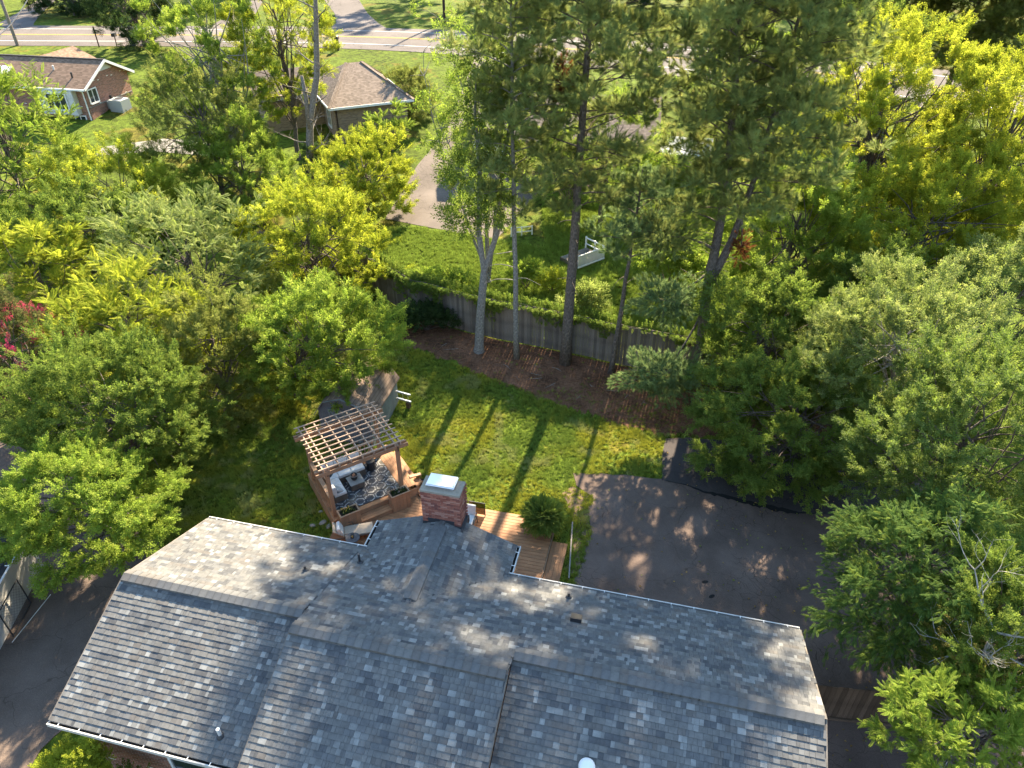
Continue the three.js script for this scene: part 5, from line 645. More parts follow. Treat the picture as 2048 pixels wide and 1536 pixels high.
// pines along the fence
pine({ label: 'slender pine with a pale thin trunk, second trunk from the left', b: [0.22, -28.97], h: 17.5, lean: [-0.3, -0.3], tr: 0.13, y0: 7.4, nb: 54, R: 1.8, seed: 21, group: gP, bark: M.paleBark, s: 1.1 });
pine({ label: 'tallest pine with the thickest straight trunk in front of the fence', b: [2.53, -28.63], h: 20.5, lean: [0.4, -0.3], tr: 0.25, y0: 7.6, nb: 98, R: 2.7, seed: 22, group: gP, s: 1.15, extra: [{ a: [2.6, 13, -28.7], c: [1.9, 13.5, -28.0], r: [0.3, 0.7, 0.3], n: 60, pal: 'rust' }] });
pine({ label: 'thin leaning pine, rightmost bare trunk in front of the fence', b: [4.65, -27.94], h: 9.6, lean: [0.55, -0.4], tr: 0.13, y0: 5.6, nb: 26, R: 1.6, seed: 23, group: gP, s: 1.05, pal: 'bluepine' });
pine({ label: 'big forked pine with two heavy stems right of the fence trunks', b: [8.6, -27.2], seed: 24, R: 3.0, group: gP, s: 1.2, pal: 'pine', dead: 12,
  stems: [Object.assign([[0, 0, 0], [-0.4, 5.2, 0], [-0.1, 9, -0.6], [-0.7, 15.5, -0.8], [-0.6, 21.5, -0.8]], { r: 0.26, y0: 7.6, nb: 76 }), Object.assign([[-0.4, 5.0, 0], [0.3, 7.0, -0.2], [1.0, 10, -0.6], [1.7, 19, -1]], { r: 0.2, y0: 8.4, nb: 64 })],
  extra: [{ a: [8.25, 5.2, -27.2], c: [6.25, 2.8, -24.6], r: [1.75, 0.85, 1.15], n: 900 }, { a: [8.2, 6.2, -27.2], c: [6.35, 5.5, -26.0], r: [1.4, 0.8, 1.2], n: 600 }, { a: [8.2, 7.2, -27.3], c: [6.1, 7.9, -27.0], r: [1.3, 0.7, 1.1], n: 500, pal: 'pine' }, { a: [9.2, 8.4, -27.5], c: [9.2, 7.5, -26.8], r: [0.28, 0.6, 0.28], n: 50, pal: 'rust' }] });
// forked light barked tree, leftmost of the fence trunks
{
  const q = rng(33), b = [-1.6, -29.48], t = thing('forked_tree', 'pale barked forked tree, leftmost trunk in front of the fence', 'tree', [b[0], T(b[1]), b[1]]), mb = new MB(); const tr = (P, r) => mb.tube(P, r, 9, false);
  tr([[0, -0.1, 0], [0.02, 0.3, 0], [0.12, 2, 0], [0.35, 4.2, -0.1]], [0.3, 0.23, 0.2, 0.17]); tr([[0.35, 4.2, -0.1], [0.15, 6, -0.2], [0.25, 8.5, -0.5], [0.1, 11, -0.9], [0.2, 12.6, -1]], [0.14, 0.12, 0.09, 0.06, 0.03]); tr([[0.35, 4.2, -0.1], [0.95, 6, -0.3], [1.15, 8.5, -0.6], [1.6, 11, -0.8], [1.5, 13, -1]], [0.14, 0.12, 0.09, 0.06, 0.03]);
  const list = []; for (const [cx, cy, cz, r, n] of [[-0.5, 8.8, -0.6, 0.8, 90], [0.2, 11, -1, 0.9, 120], [1.5, 12, -0.9, 1.0, 150], [0.4, 13, -1, 0.9, 120], [1.2, 9.4, -0.4, 0.8, 90], [-0.6, 6.8, -0.2, 0.7, 70], [0.9, 7.4, 0.3, 0.7, 80]]) { limb(mb, V3(cx > 0.6 ? 1.1 : 0.2, cy - 1.4, -0.5), V3(cx, cy, cz), 0.04, 0.01, q, 4, 0.1, 5); for (let k = 0; k < n * 1.8; k++) { const u = q() * 2 - 1, A = q() * 6.28, rr = Math.sqrt(1 - u * u), d = V3(Math.cos(A) * rr, u, Math.sin(A) * rr), kk = r * (0.4 + 0.8 * q()); list.push({ p: V3(cx + d.x * kk, cy + d.y * kk * 0.8, cz + d.z * kk), d: d.add(V3(0, 0.3, 0)).normalize(), s: 0.8 + 0.4 * q() }); } }
  mesh('trunk', mb.smoothBuild(), M.paleBark, t); instances('crown', list, 'broad', 'green', t, M.leaf, 3);
}
{ // thin multi stemmed tree beyond the fence, sparse leaves
  const q = rng(37), b = [-1.2, -36.4], t = thing('sparse_tree', 'thin many stemmed tree with sparse leaves beside the pale drive', 'tree', [b[0], T(b[1]), b[1]]), mb = new MB(), list = [];
  for (const [dx, h, dz, r] of [[-3.2, 11.5, -1.4, 0.1], [-2.0, 13, -1.6, 0.11], [-0.9, 12.6, -1, 0.1], [-2.6, 9.4, 0.2, 0.08], [0.1, 13.4, -1.2, 0.09]]) { const st = limb(mb, V3((q() - 0.5) * 0.3, 0, (q() - 0.5) * 0.3), V3(dx, h, dz), r, 0.012, q, 10, 0.06, 6); for (let k = 3; k < 11; k++) { const a = st[k]; for (let j = 0; j < 4; j++) { const A = q() * 6.28, l = 0.5 + q() * 0.9, e = a.clone().add(V3(Math.cos(A) * l, q() * 0.7, Math.sin(A) * l)); limb(mb, a, e, 0.02, 0.005, q, 3, 0.1, 4); if (q() < 0.72 && !(dx < -2.9 && k > 7)) for (let m = 0; m < 11; m++) list.push({ p: e.clone().add(V3((q() - 0.5) * 0.9, (q() - 0.5) * 0.7, (q() - 0.5) * 0.9)), d: V3(q() - 0.5, q() - 0.2, q() - 0.5).normalize(), s: 0.75 + 0.4 * q() }); } } }
  mesh('trunk', mb.smoothBuild(), M.paleBark, t); instances('crown', list, 'broad', 'lime', t, M.leaf, 3);
}
// the bare snag with ivy
{
  const q = rng(41), b = [-12.9, -44.4], t = thing('dead_snag', 'tall dead tree with bare grey limbs and ivy on its lower trunk', 'tree', [b[0], T(b[1]), b[1]]), mb = new MB(), list = []; const st = [[0.1, -0.1, 0], [0.3, 3, 0], [0.75, 6, -0.2], [1.55, 8.6, -0.4], [1.75, 10.4, -0.6], [2.0, 12.6, -0.8], [2.5, 14.6, -1], [2.6, 16, -1]]; mb.tube(st, [0.27, 0.24, 0.21, 0.17, 0.15, 0.11, 0.08, 0.04], 9, true); mb.tube([[0.7, 5.6, -0.1], [0.75, 7.4, -0.2], [0.7, 8.6, -0.2]], [0.16, 0.13, 0.09], 7, true);
  for (let k = 0; k < 18; k++) { const y = 4.2 + k * 0.56, f = (y - 4) / 10, A = k * 2.4 + q(), a = V3(lerp(0.45, 2.3, f), y, lerp(0, -0.9, f)); branchy(mb, a, V3(Math.cos(A), 0.15 + q() * 0.4, Math.sin(A) * 0.8).normalize(), lerp(2.4, 1.2, f) * (0.5 + 0.6 * q()), 0.05, 2, q); }
  mesh('trunk', mb.smoothBuild(), mat({ c: [0.3, 0.26, 0.22], map: tile(tBark, 0.6), roughness: 1 }), t); for (let k = 0; k < 900; k++) { const y = 0.2 + q() * 4.6, A = q() * 6.28, d = V3(Math.cos(A), 0.3, Math.sin(A)).normalize(); list.push({ p: V3(0.1 + y * 0.1 + Math.cos(A) * 0.3, y, Math.sin(A) * 0.3), d, s: 0.45 + q() * 0.25 }); } instances('ivy', list, 'small', 'dark', t, M.leaf, 4);
}
// left side trees
tree({ label: 'bright feathery tree at the left edge beside the brick house', c: [-31.0, 5.9, -44], b: [-31.2, -45.2], r: [4.1, 5.6, 3.6], clumps: 66, n: 3600, kind: 'spray', pal: 'lime', seed: 201, group: gL, cr: 0.3 });
tree({ label: 'yellow green tree in front of the path at the left', c: [-22.5, 3.7, -40.0], r: [3.7, 3.3, 3.0], clumps: 50, n: 3000, pal: 'yellow', seed: 202, group: gL });
tree({ label: 'tall open tree with grey limbs showing at upper left', c: [-19.4, 9.4, -50], r: [4.4, 5.2, 3.2], clumps: 64, n: 3300, pal: 'lime', seed: 203, group: gL, bark: M.deadwood, tr: 0.26, cr: 0.26, k0: 0.35 });
tree({ label: 'olive leaved tree below the tall open tree', c: [-18.8, 6.2, -45], r: [3.6, 4.0, 2.8], clumps: 54, n: 3300, kind: 'small', pal: 'olive', seed: 204, group: gL });
tree({ label: 'dark roadside tree above the trash cart', c: [-36.6, 8.2, -78.5], r: [3.9, 3.2, 3.2], clumps: 44, n: 2300, pal: 'dark', seed: 205, s: 1.25, tr: 0.25 });
tree({ label: 'yellow green tree behind the dead snag', c: [-15.7, 10.2, -53], r: [3.3, 4.6, 2.8], clumps: 60, n: 3400, pal: 'yellow', seed: 206, group: gL });
tree({ label: 'leafy tree left of the ivy covered snag trunk', c: [-16.4, 3.9, -43.5], r: [2.8, 3.3, 2.6], clumps: 44, n: 2400, pal: 'lime', seed: 207, group: gL });
tree({ label: 'bright bush like tree in front of the hip roofed house', c: [-9.2, 3.3, -44.5], r: [2.8, 2.9, 2.4], clumps: 46, n: 2500, pal: 'yellow', seed: 208, group: gL });
tree({ label: 'feathery sapling right of the hip roofed house', c: [-9.0, 3.9, -54.5], r: [1.6, 1.5, 1.3], clumps: 14, n: 330, kind: 'spray', pal: 'lime', seed: 209, group: gL });
tree({ label: 'yellow green tree beside the left end of the back fence', c: [-10.2, 3.8, -34.0], r: [3.3, 3.3, 2.8], clumps: 52, n: 2900, pal: 'yellow', seed: 210, group: gL });
tree({ label: 'silvery green tree in the middle of the left mass', c: [-15.2, 3.8, -31], r: [3.6, 3.7, 3.0], clumps: 54, n: 3400, pal: 'pale', kind: 'spray', mat: M.glossyLeaf, seed: 211, group: gL, s: 0.75 });
tree({ label: 'shaded green tree behind the pink flowering tree', c: [-22.2, 3.6, -35], r: [3.4, 3.0, 2.6], clumps: 44, n: 2300, pal: 'green', seed: 212, group: gL });
tree({ label: 'yellow green tree overhanging the garden shed', c: [-8.1, 3.6, -25.4], b: [-9.9, -26.6], r: [3.0, 2.3, 2.1], clumps: 50, n: 3000, pal: 'lime', seed: 213, group: gL, kind: 'broad' });
tree({ label: 'bright tree with feathery layered branches left of the pergola', c: [-15.6, 3.9, -25.6], r: [3.2, 2.6, 2.6], clumps: 46, n: 3000, s: 0.75, kind: 'spray', pal: 'yellow', seed: 214, group: gL, flat: 0.5 });
tree({ label: 'olive green tree between the bright tree and the shed', c: [-12.0, 3.5, -24.6], r: [2.1, 3.2, 2.0], clumps: 46, n: 2500, kind: 'small', pal: 'olive', seed: 215, group: gL });
tree({ label: 'broad green tree beside the left driveway', c: [-14.4, 3.8, -20.6], r: [3.4, 2.6, 2.4], clumps: 56, n: 4600, pal: 'green', seed: 216, group: gL, s: 0.8 });
tree({ label: 'tree with drooping sprays next to the left roof corner', c: [-13.5, 3.3, -16.2], b: [-13.0, -17.4], r: [2.5, 1.9, 1.9], clumps: 44, n: 4000, kind: 'broad', pal: 'lime', seed: 217, group: gL, s: 0.74, flat: 0.5, low: 2.3, droop: 0.35 });
tree({ label: 'small bright tree above the pink flowering tree', c: [-22.6, 4.4, -31.2], r: [2.6, 1.7, 2.0], clumps: 28, n: 1000, kind: 'spray', pal: 'yellow', seed: 218, group: gL });
{ const t = tree({ name: 'flowering_tree', label: 'flowering tree with pink blossom at the left edge', c: [-20.6, 3.1, -25.2], r: [2.5, 2.8, 2.1], clumps: 42, n: 1700, kind: 'small', pal: 'myrtle', seed: 219 }); const q = rng(9), b = new MB(); PAL.pink = [[0.5, 0.07, 0.14], [0.38, 0.035, 0.12], [0.6, 0.16, 0.17]]; const list = []; for (let k = 0; k < 130; k++) { const u = q(), A = q() * 6.28, r = Math.sqrt(1 - u * u), c = V3(Math.cos(A) * r * 2.7, 3.1 + u * 2.9 - 0.8, Math.sin(A) * r * 2.4); for (let j = 0; j < 9; j++) list.push({ p: c.clone().add(V3((q() - 0.5) * 0.45, (q() - 0.5) * 0.4, (q() - 0.5) * 0.45)), d: V3(q() - 0.5, 0.7, q() - 0.5).normalize(), s: 0.5 + q() * 0.25 }); } instances('blossom', list, 'small', 'pink', t, M.petal, 8); }
// right side trees
tree({ label: 'big sunlit yellow tree at upper right', c: [19.0, 8.6, -38], r: [5.0, 5.0, 4.0], clumps: 90, n: 6600, pal: 'golden', seed: 301, group: gR, cr: 0.28, lift: 0.5 });
tree({ label: 'sunlit yellow tree against the right edge', c: [24.4, 7.6, -36], r: [4.3, 5.2, 3.6], clumps: 80, n: 5600, pal: 'golden', seed: 302, group: gR, cr: 0.28, lift: 0.5 });
tree({ label: 'lower yellow tree below the two big ones', c: [19.4, 5.4, -32], r: [4.8, 3.4, 3.0], clumps: 66, n: 4200, pal: 'golden', seed: 303, group: gR, cr: 0.3, lift: 0.45 });
tree({ label: 'green tree just right of the forked pine', c: [13.4, 5.0, -32], r: [3.3, 4.0, 2.8], clumps: 60, n: 3500, pal: 'lime', seed: 304, group: gR });
tree({ label: 'shaded green tree at the right end of the fence', c: [10.6, 3.6, -25.4], r: [2.8, 3.3, 2.2], clumps: 46, n: 2300, pal: 'green', seed: 305, group: gR });
tree({ label: 'glossy leaved tree in the middle of the right mass', c: [13.6, 5.3, -21.9], b: [14.3, -22.6], r: [3.3, 3.0, 2.6], clumps: 58, n: 4800, pal: 'pale', mat: M.glossyLeaf, seed: 306, group: gR, s: 0.8, bark: M.deadwood });
tree({ label: 'dark tree hanging over the top of the parking pad', c: [10.3, 2.9, -20.8], b: [11.8, -21.8], r: [3.2, 2.6, 2.0], clumps: 60, n: 4600, pal: 'green', seed: 307, group: gR, s: 0.8, droop: 0.4, low: 0.4 });
tree({ label: 'large green tree at the right edge beside the parking pad', c: [13.6, 5.2, -16.9], b: [14.6, -17.6], r: [2.9, 3.3, 2.5], clumps: 64, n: 5600, pal: 'green', mat: M.glossyLeaf, seed: 308, group: gR, s: 0.72 });
tree({ label: 'deep green tree with drooping fronds right of the house end', c: [11.1, 4.2, -12.9], b: [12.2, -13.4], r: [2.3, 2.4, 2.1], clumps: 60, n: 7600, kind: 'spray', pal: 'deep', seed: 309, group: gR, s: 0.37, droop: 0.5 });
tree({ label: 'dark green tree behind the dead grey branches', c: [12.2, 4.6, -10.6], b: [13, -11], r: [2.0, 2.4, 1.8], clumps: 56, n: 4600, pal: 'green', seed: 310, group: gR, s: 0.58 });
tree({ label: 'bright frond tree in the bottom right corner', c: [10.2, 4.0, -8.7], b: [11.6, -8.9], r: [1.7, 1.4, 1.3], clumps: 40, n: 3600, kind: 'spray', pal: 'lime', seed: 311, group: gR, s: 0.34, flat: 0.5 });
tree({ label: 'leafy tree standing beyond the fence between the two big pines', c: [5.6, 5.6, -43.5], r: [3.8, 3.2, 2.4], clumps: 44, n: 1700, pal: 'lime', seed: 314 });
tree({ label: 'green tree between the fence end and the yellow trees', c: [15.6, 3.6, -27.4], r: [3.2, 3.0, 2.2], clumps: 56, n: 3000, pal: 'green', seed: 312, group: gR });
tree({ label: 'tree at the right edge below the yellow trees', c: [20.0, 4.4, -26.0], r: [3.4, 3.2, 2.8], clumps: 56, n: 3000, pal: 'pale', mat: M.glossyLeaf, seed: 313, group: gR });
{ // dead grey limbs
  const q = rng(71), t = thing('dead_tree', 'bare grey dead limbs at the lower right edge', 'tree', [11.6, 0, -9.9]), mb = new MB(); const st = limb(mb, V3(0, 0, 0), V3(-0.7, 5.9, -0.2), 0.12, 0.05, q, 8, 0.06, 7); for (let k = 4; k < 9; k++) for (let j = 0; j < 2; j++) { const A = q() * 6.28; branchy(mb, st[k], V3(Math.cos(A), 0.55, Math.sin(A)).normalize(), 0.9 + q() * 0.7, 0.034, 3, q); } mesh('trunk', mb.smoothBuild(), mat({ c: [0.5, 0.48, 0.44], map: tile(tBark, 0.6), roughness: 1 }), t);
  const list = []; for (let k = 0; k < 130; k++) list.push({ p: V3(-0.9 + (q() - 0.5) * 1.6, 4.4 + q() * 1.4, -0.2 + (q() - 0.5) * 1.6), d: V3(q() - 0.5, q() - 0.2, q() - 0.5).normalize(), s: 0.5 + q() * 0.2 }); instances('withered_leaves', list, 'small', 'autumn', t, M.leaf, 5);
}
// pines and trees around the road
tree({ label: 'green tree behind the forked pine on the way to the road', c: [15.4, 7.2, -50], r: [3.6, 4.4, 3.0], clumps: 46, n: 2000, pal: 'lime', seed: 315, group: gR, s: 1.15 });
tree({ label: 'tall green tree behind the big yellow tree', c: [22.6, 8.2, -52], r: [4.2, 5.2, 3.2], clumps: 50, n: 2200, pal: 'green', seed: 316, group: gR, s: 1.2 });
const gF = 'pines near the road at upper right';
pine({ label: 'road side pine at upper right, leftmost of three', b: [29.5, -62], h: 14.5, lean: [0, 0], tr: 0.25, y0: 5, nb: 52, R: 4.2, seed: 51, group: gF, s: 1.7, dens: 3.2, pal: 'olive' });
pine({ label: 'road side pine at upper right, middle of three', b: [33, -58], h: 14, lean: [0.6, 0], tr: 0.25, y0: 4, nb: 52, R: 4.0, seed: 52, group: gF, s: 1.7, dens: 3.2, pal: 'olive' });
pine({ label: 'road side pine at upper right, rightmost of three', b: [36.2, -55], h: 14.5, lean: [0.5, 0], tr: 0.25, y0: 4, nb: 50, R: 4.0, seed: 53, group: gF, s: 1.7, dens: 3.2, pal: 'pine' });
tree({ label: 'dark tree across the road above the pines, left one', c: [17.1, 8.5, -104], r: [3.6, 4.4, 3.2], clumps: 40, n: 1300, pal: 'dark', seed: 401, s: 1.8, group: 'dark trees across the road', tr: 0.4 });
tree({ label: 'dark tree across the road above the pines, right one', c: [23, 8.8, -103], r: [3.4, 4.6, 3.2], clumps: 40, n: 1300, pal: 'dark', seed: 402, s: 1.8, group: 'dark trees across the road', tr: 0.4 });
tree({ name: 'shrub', cat: 'shrub', label: 'dark round shrub across the road at the top left', c: [-52.5, 6.4, -96.5], r: [4.2, 2.2, 2.6], clumps: 40, n: 1500, kind: 'small', pal: 'dark', seed: 403, s: 1.8, low: 0.2 });
tree({ label: 'tree across the road above the dark round shrub', c: [-49.0, 9.0, -103], r: [4.4, 4.2, 3.4], clumps: 40, n: 1500, pal: 'dark', seed: 405, s: 1.8 });
tree({ name: 'shrub', cat: 'shrub', label: 'large rounded shrub beside the hip roofed house', c: [-8.3, 4.5, -60.3], r: [1.9, 2.2, 1.9], clumps: 44, n: 2200, kind: 'small', pal: 'olive', seed: 404, low: 0.3 });
// tall trees beyond the top of the frame that shade the far lawns and the road
[[-72, -113, 11], [-50, -115, 12], [-36, -114, 10], [-10, -113, 12], [2, -112, 12], [13, -113, 12], [36, -110, 11], [50, -104, 10], [64, -98, 10]].forEach(([x, z, h], i) => tree({ label: 'tall shade tree beyond the far lawns', c: [x, 5.6 + h, z], r: [5.6, 6, 4.8], clumps: 36, n: 1000, pal: 'dark', seed: 420 + i, s: 2.6, tr: 0.4, group: 'shade trees beyond the far lawns' }));
// understory, ivy, shrubs
function bush(name, cat, label, c, r, n, kind, pal, seed, s = 1, group, m) { const q = rng(seed), g = T(c[2]), t = thing(name, label, cat, [c[0], g, c[2]], 0, group), list = [], mb = new MB(), N = Math.max(5, Math.round(n / 70)), cl = []; for (let i = 0; i < N; i++) { const A = i * 2.4, k = Math.sqrt((i + 0.5) / N); cl.push(V3(Math.cos(A) * r[0] * 0.75 * k, c[1] - g + (1 - k * k) * r[1] * 0.6 - 0.1 * r[1], Math.sin(A) * r[2] * 0.75 * k)); limb(mb, V3(0, 0, 0), cl[i], 0.03, 0.008, q, 4, 0.1, 4); } for (let i = 0; i < n; i++) { const cc = cl[i % N], u = q() * 2 - 1, A = q() * 6.28, rr = Math.sqrt(1 - u * u), d = V3(Math.cos(A) * rr, Math.abs(u), Math.sin(A) * rr), k = Math.min(...r) * 0.5 * (0.4 + 0.7 * q()), p = cc.clone().add(d.clone().multiplyScalar(k)); p.y = Math.max(0.06, p.y); list.push({ p, d: d.add(V3((q() - 0.5) * 0.5, 0.3, (q() - 0.5) * 0.5)).normalize(), s: s * (0.75 + 0.5 * q()) }); } mesh('stem', mb.smoothBuild(), M.bark, t); instances('foliage', list, kind, pal, t, m ?? M.leaf, seed + 1); return t; }
bush('shrub', 'shrub', 'light green sapling growing through the fence right of the thick pine', [3.6, 2.4, -30.6], [1.1, 1.7, 1.0], 380, 'broad', 'pale', 501);
bush('shrub', 'shrub', 'overgrown bright shrub behind the fence left of the forked tree', [-3.8, 2.0, -33.6], [2.4, 0.9, 1.0], 700, 'small', 'lime', 502, 1.1);
bush('shrub', 'shrub', 'dark shrub at the left end of the fence', [-4.3, 1.4, -31.2], [1.8, 0.8, 0.9], 700, 'small', 'dark', 503);
bush('shrub', 'shrub', 'bright shrub beyond the fence under the second pine', [0.8, 1.7, -35.6], [1.2, 0.8, 0.9], 320, 'small', 'lime', 504);
bush('shrub', 'shrub', 'low bright bush in front of the small white railed deck', [2.2, 1.4, -35.2], [0.9, 0.6, 0.7], 200, 'small', 'yellow', 505);
bush('shrub', 'shrub', 'leafy bush beyond the fence right of the small deck', [8.5, 2.5, -35], [2.2, 1.8, 1.6], 900, 'broad', 'lime', 506);
bush('shrub', 'shrub', 'big leafy bush in front of the red brick house', [3.8, 3.9, -45.8], [3.2, 2.0, 1.8], 1200, 'broad', 'green', 507, 1.2);
bush('shrub', 'shrub', 'leafy bush right of the white outbuilding', [9.1, 3.3, -44], [3.2, 2.2, 2.0], 1300, 'broad', 'lime', 508, 1.2);
bush('evergreen_shrub', 'shrub', 'yellow green clipped evergreen at the front left house corner', [-11.3, 1.2, -9.15], [0.62, 1.2, 0.6], 700, 'small', 'yellow', 509, 0.5);
bush('evergreen_shrub', 'shrub', 'tall narrow evergreen under the front left gutter', [-10.35, 1.75, -8.95], [0.45, 1.6, 0.45], 700, 'small', 'yellow', 510, 0.5);
bush('evergreen_shrub', 'shrub', 'low dark evergreen against the front brick wall', [-9.75, 1.0, -8.8], [0.7, 0.9, 0.55], 500, 'small', 'green', 511, 0.5);
{ const t = bush('rose_bush', 'shrub', 'bush with red flowers below the front gutter', [-7.9, 1.3, -8.1], [0.5, 1.2, 0.5], 260, 'small', 'green', 512, 0.45), q = rng(3), list = []; PAL.red = [[0.6, 0.06, 0.05], [0.5, 0.04, 0.05], [0.65, 0.15, 0.1]]; for (let k = 0; k < 40; k++) list.push({ p: V3((q() - 0.5) * 0.9, 1.3 + q() * 1.1, (q() - 0.5) * 0.8), d: V3(q() - 0.5, 0.8, q() - 0.5).normalize(), s: 0.3 }); instances('flowers', list, 'small', 'red', t, M.petal, 4); }
{ // ivy draped over the fence
  const q = rng(81), line = fenceLine.slice(2, 11), list = [], t = thing('ivy', 'ivy draped along the top of the back fence', 'ivy', [0, 0, 0]);
  for (let k = 0; k < 5200; k++) { const f = q() * (line.length - 1), i = Math.floor(f), u = f - i, x = lerp(line[i][0], line[i + 1][0], u), z = lerp(line[i][1], line[i + 1][1], u), dens = fbm(x * 0.8 + 50, 3, 64, 3, 7), drop = Math.max(0, dens - 0.42) * 3.4; if (q() > smooth(0.38, 0.6, dens) * 0.85 + 0.08) continue; const y = T(z) + 2.12 - q() * q() * drop + q() * 0.12, back = q() < 0.55; list.push({ p: V3(x + (q() - 0.5) * 0.2, y, z + (back ? -0.1 - q() * 0.35 : 0.06 + q() * 0.12)), d: V3((q() - 0.5) * 0.7, back ? 0.7 : -0.3 + q() * 0.8, back ? -0.3 : 0.8).normalize(), s: 0.5 + q() * 0.4 }); }
  instances('foliage', list, 'small', 'green', t, M.leaf, 9); const mb = new MB(); for (let i = 0; i + 1 < line.length; i++) limb(mb, V3(line[i][0], T(line[i][1]) + 2.15, line[i][1] - 0.05), V3(line[i + 1][0], T(line[i + 1][1]) + 2.15, line[i + 1][1] - 0.05), 0.015, 0.012, q, 6, 0.02, 4); mesh('stem', mb.smoothBuild(), M.bark, t);
}
{ // fern on its bench
  const [x, z] = toWorldH(10.05, 4.58), t = thing('potted_fern', 'large round fern in a dark pot on the deck bench', 'plant', [x, 0.465, z]); mesh('pot', lathe([[0, 0], [0.13, 0], [0.19, 0.28], [0.2, 0.3], [0.17, 0.3], [0, 0.27]], 20), M.black, t); const q = rng(5), list = []; for (let k = 0; k < 420; k++) { const A = q() * 6.28, u = Math.pow(q(), 0.7), el = lerp(1.45, -0.25, u), d = V3(Math.cos(A) * Math.cos(el), Math.sin(el), Math.sin(A) * Math.cos(el)); list.push({ p: V3(Math.cos(A) * 0.06, 0.34 + 0.1 * q(), Math.sin(A) * 0.06).add(d.clone().multiplyScalar(0.12 + q() * 0.14)), d: d.add(V3((q() - 0.5) * 0.3, 0.15, (q() - 0.5) * 0.3)).normalize(), s: 0.66 + 0.3 * q() }); } instances('fronds', list, 'spray', 'green', t, M.leaf, 6);
}
{ // planting in the boxes and pots
  const fill = (parent, y, w, d, pal2, seed) => { const q = rng(seed), list = [], fl = []; for (let k = 0; k < 46; k++) list.push({ p: V3((q() - 0.5) * w, y, (q() - 0.5) * d), d: V3((q() - 0.5) * 0.9, 1, (q() - 0.5) * 0.9).normalize(), s: 0.28 + 0.16 * q() }); instances('plants', list, 'small', 'dark', parent, M.leaf, seed); for (let k = 0; k < 14; k++) fl.push({ p: V3((q() - 0.5) * w, y + 0.09 + q() * 0.05, (q() - 0.5) * d), d: V3((q() - 0.5), 1, (q() - 0.5)).normalize(), s: 0.16 + q() * 0.08 }); instances('flowers', fl, 'small', pal2, parent, M.petal, seed + 2); };
  PAL.yellowflower = [[0.7, 0.55, 0.08], [0.65, 0.6, 0.2], [0.6, 0.5, 0.1]]; PAL.whiteflower = [[0.6, 0.55, 0.5], [0.6, 0.45, 0.5], [0.55, 0.5, 0.3]]; fill(plL, 0.76, 0.5, 0.24, 'yellowflower', 11); fill(plR, 0.76, 0.5, 0.24, 'whiteflower', 13);
  const [px, pz] = pl(2.38, 0.78); const p = thing('potted_plant', 'dark pot with leafy plant beside the small steps', 'plant', [px, 0.02, pz]); mesh('pot', lathe([[0, 0], [0.14, 0], [0.2, 0.36], [0.22, 0.38], [0.18, 0.38], [0, 0.34]], 20), M.slateTop, p); { const q = rng(8), list = []; for (let k = 0; k < 90; k++) list.push({ p: V3((q() - 0.5) * 0.3, 0.38 + q() * 0.12, (q() - 0.5) * 0.3), d: V3((q() - 0.5) * 1.4, 0.8, (q() - 0.5) * 1.4).normalize(), s: 0.35 + q() * 0.2 }); instances('foliage', list, 'small', 'green', p, M.leaf, 7); }
  const [tx, tz] = toWorldH(5.25, 5.3); const tp = thing('clay_pot', 'empty terracotta pot behind the chimney', 'pot', [tx, 0.01, tz]); mesh('bowl', lathe([[0, 0], [0.12, 0], [0.19, 0.26], [0.22, 0.27], [0.22, 0.33], [0.19, 0.33], [0.17, 0.26], [0.1, 0.06], [0, 0.05]], 24), M.terracotta, tp); mesh('soil', new THREE.CircleGeometry(0.165, 20).rotateX(-Math.PI / 2).translate(0, 0.24, 0), M.soil, tp);
}
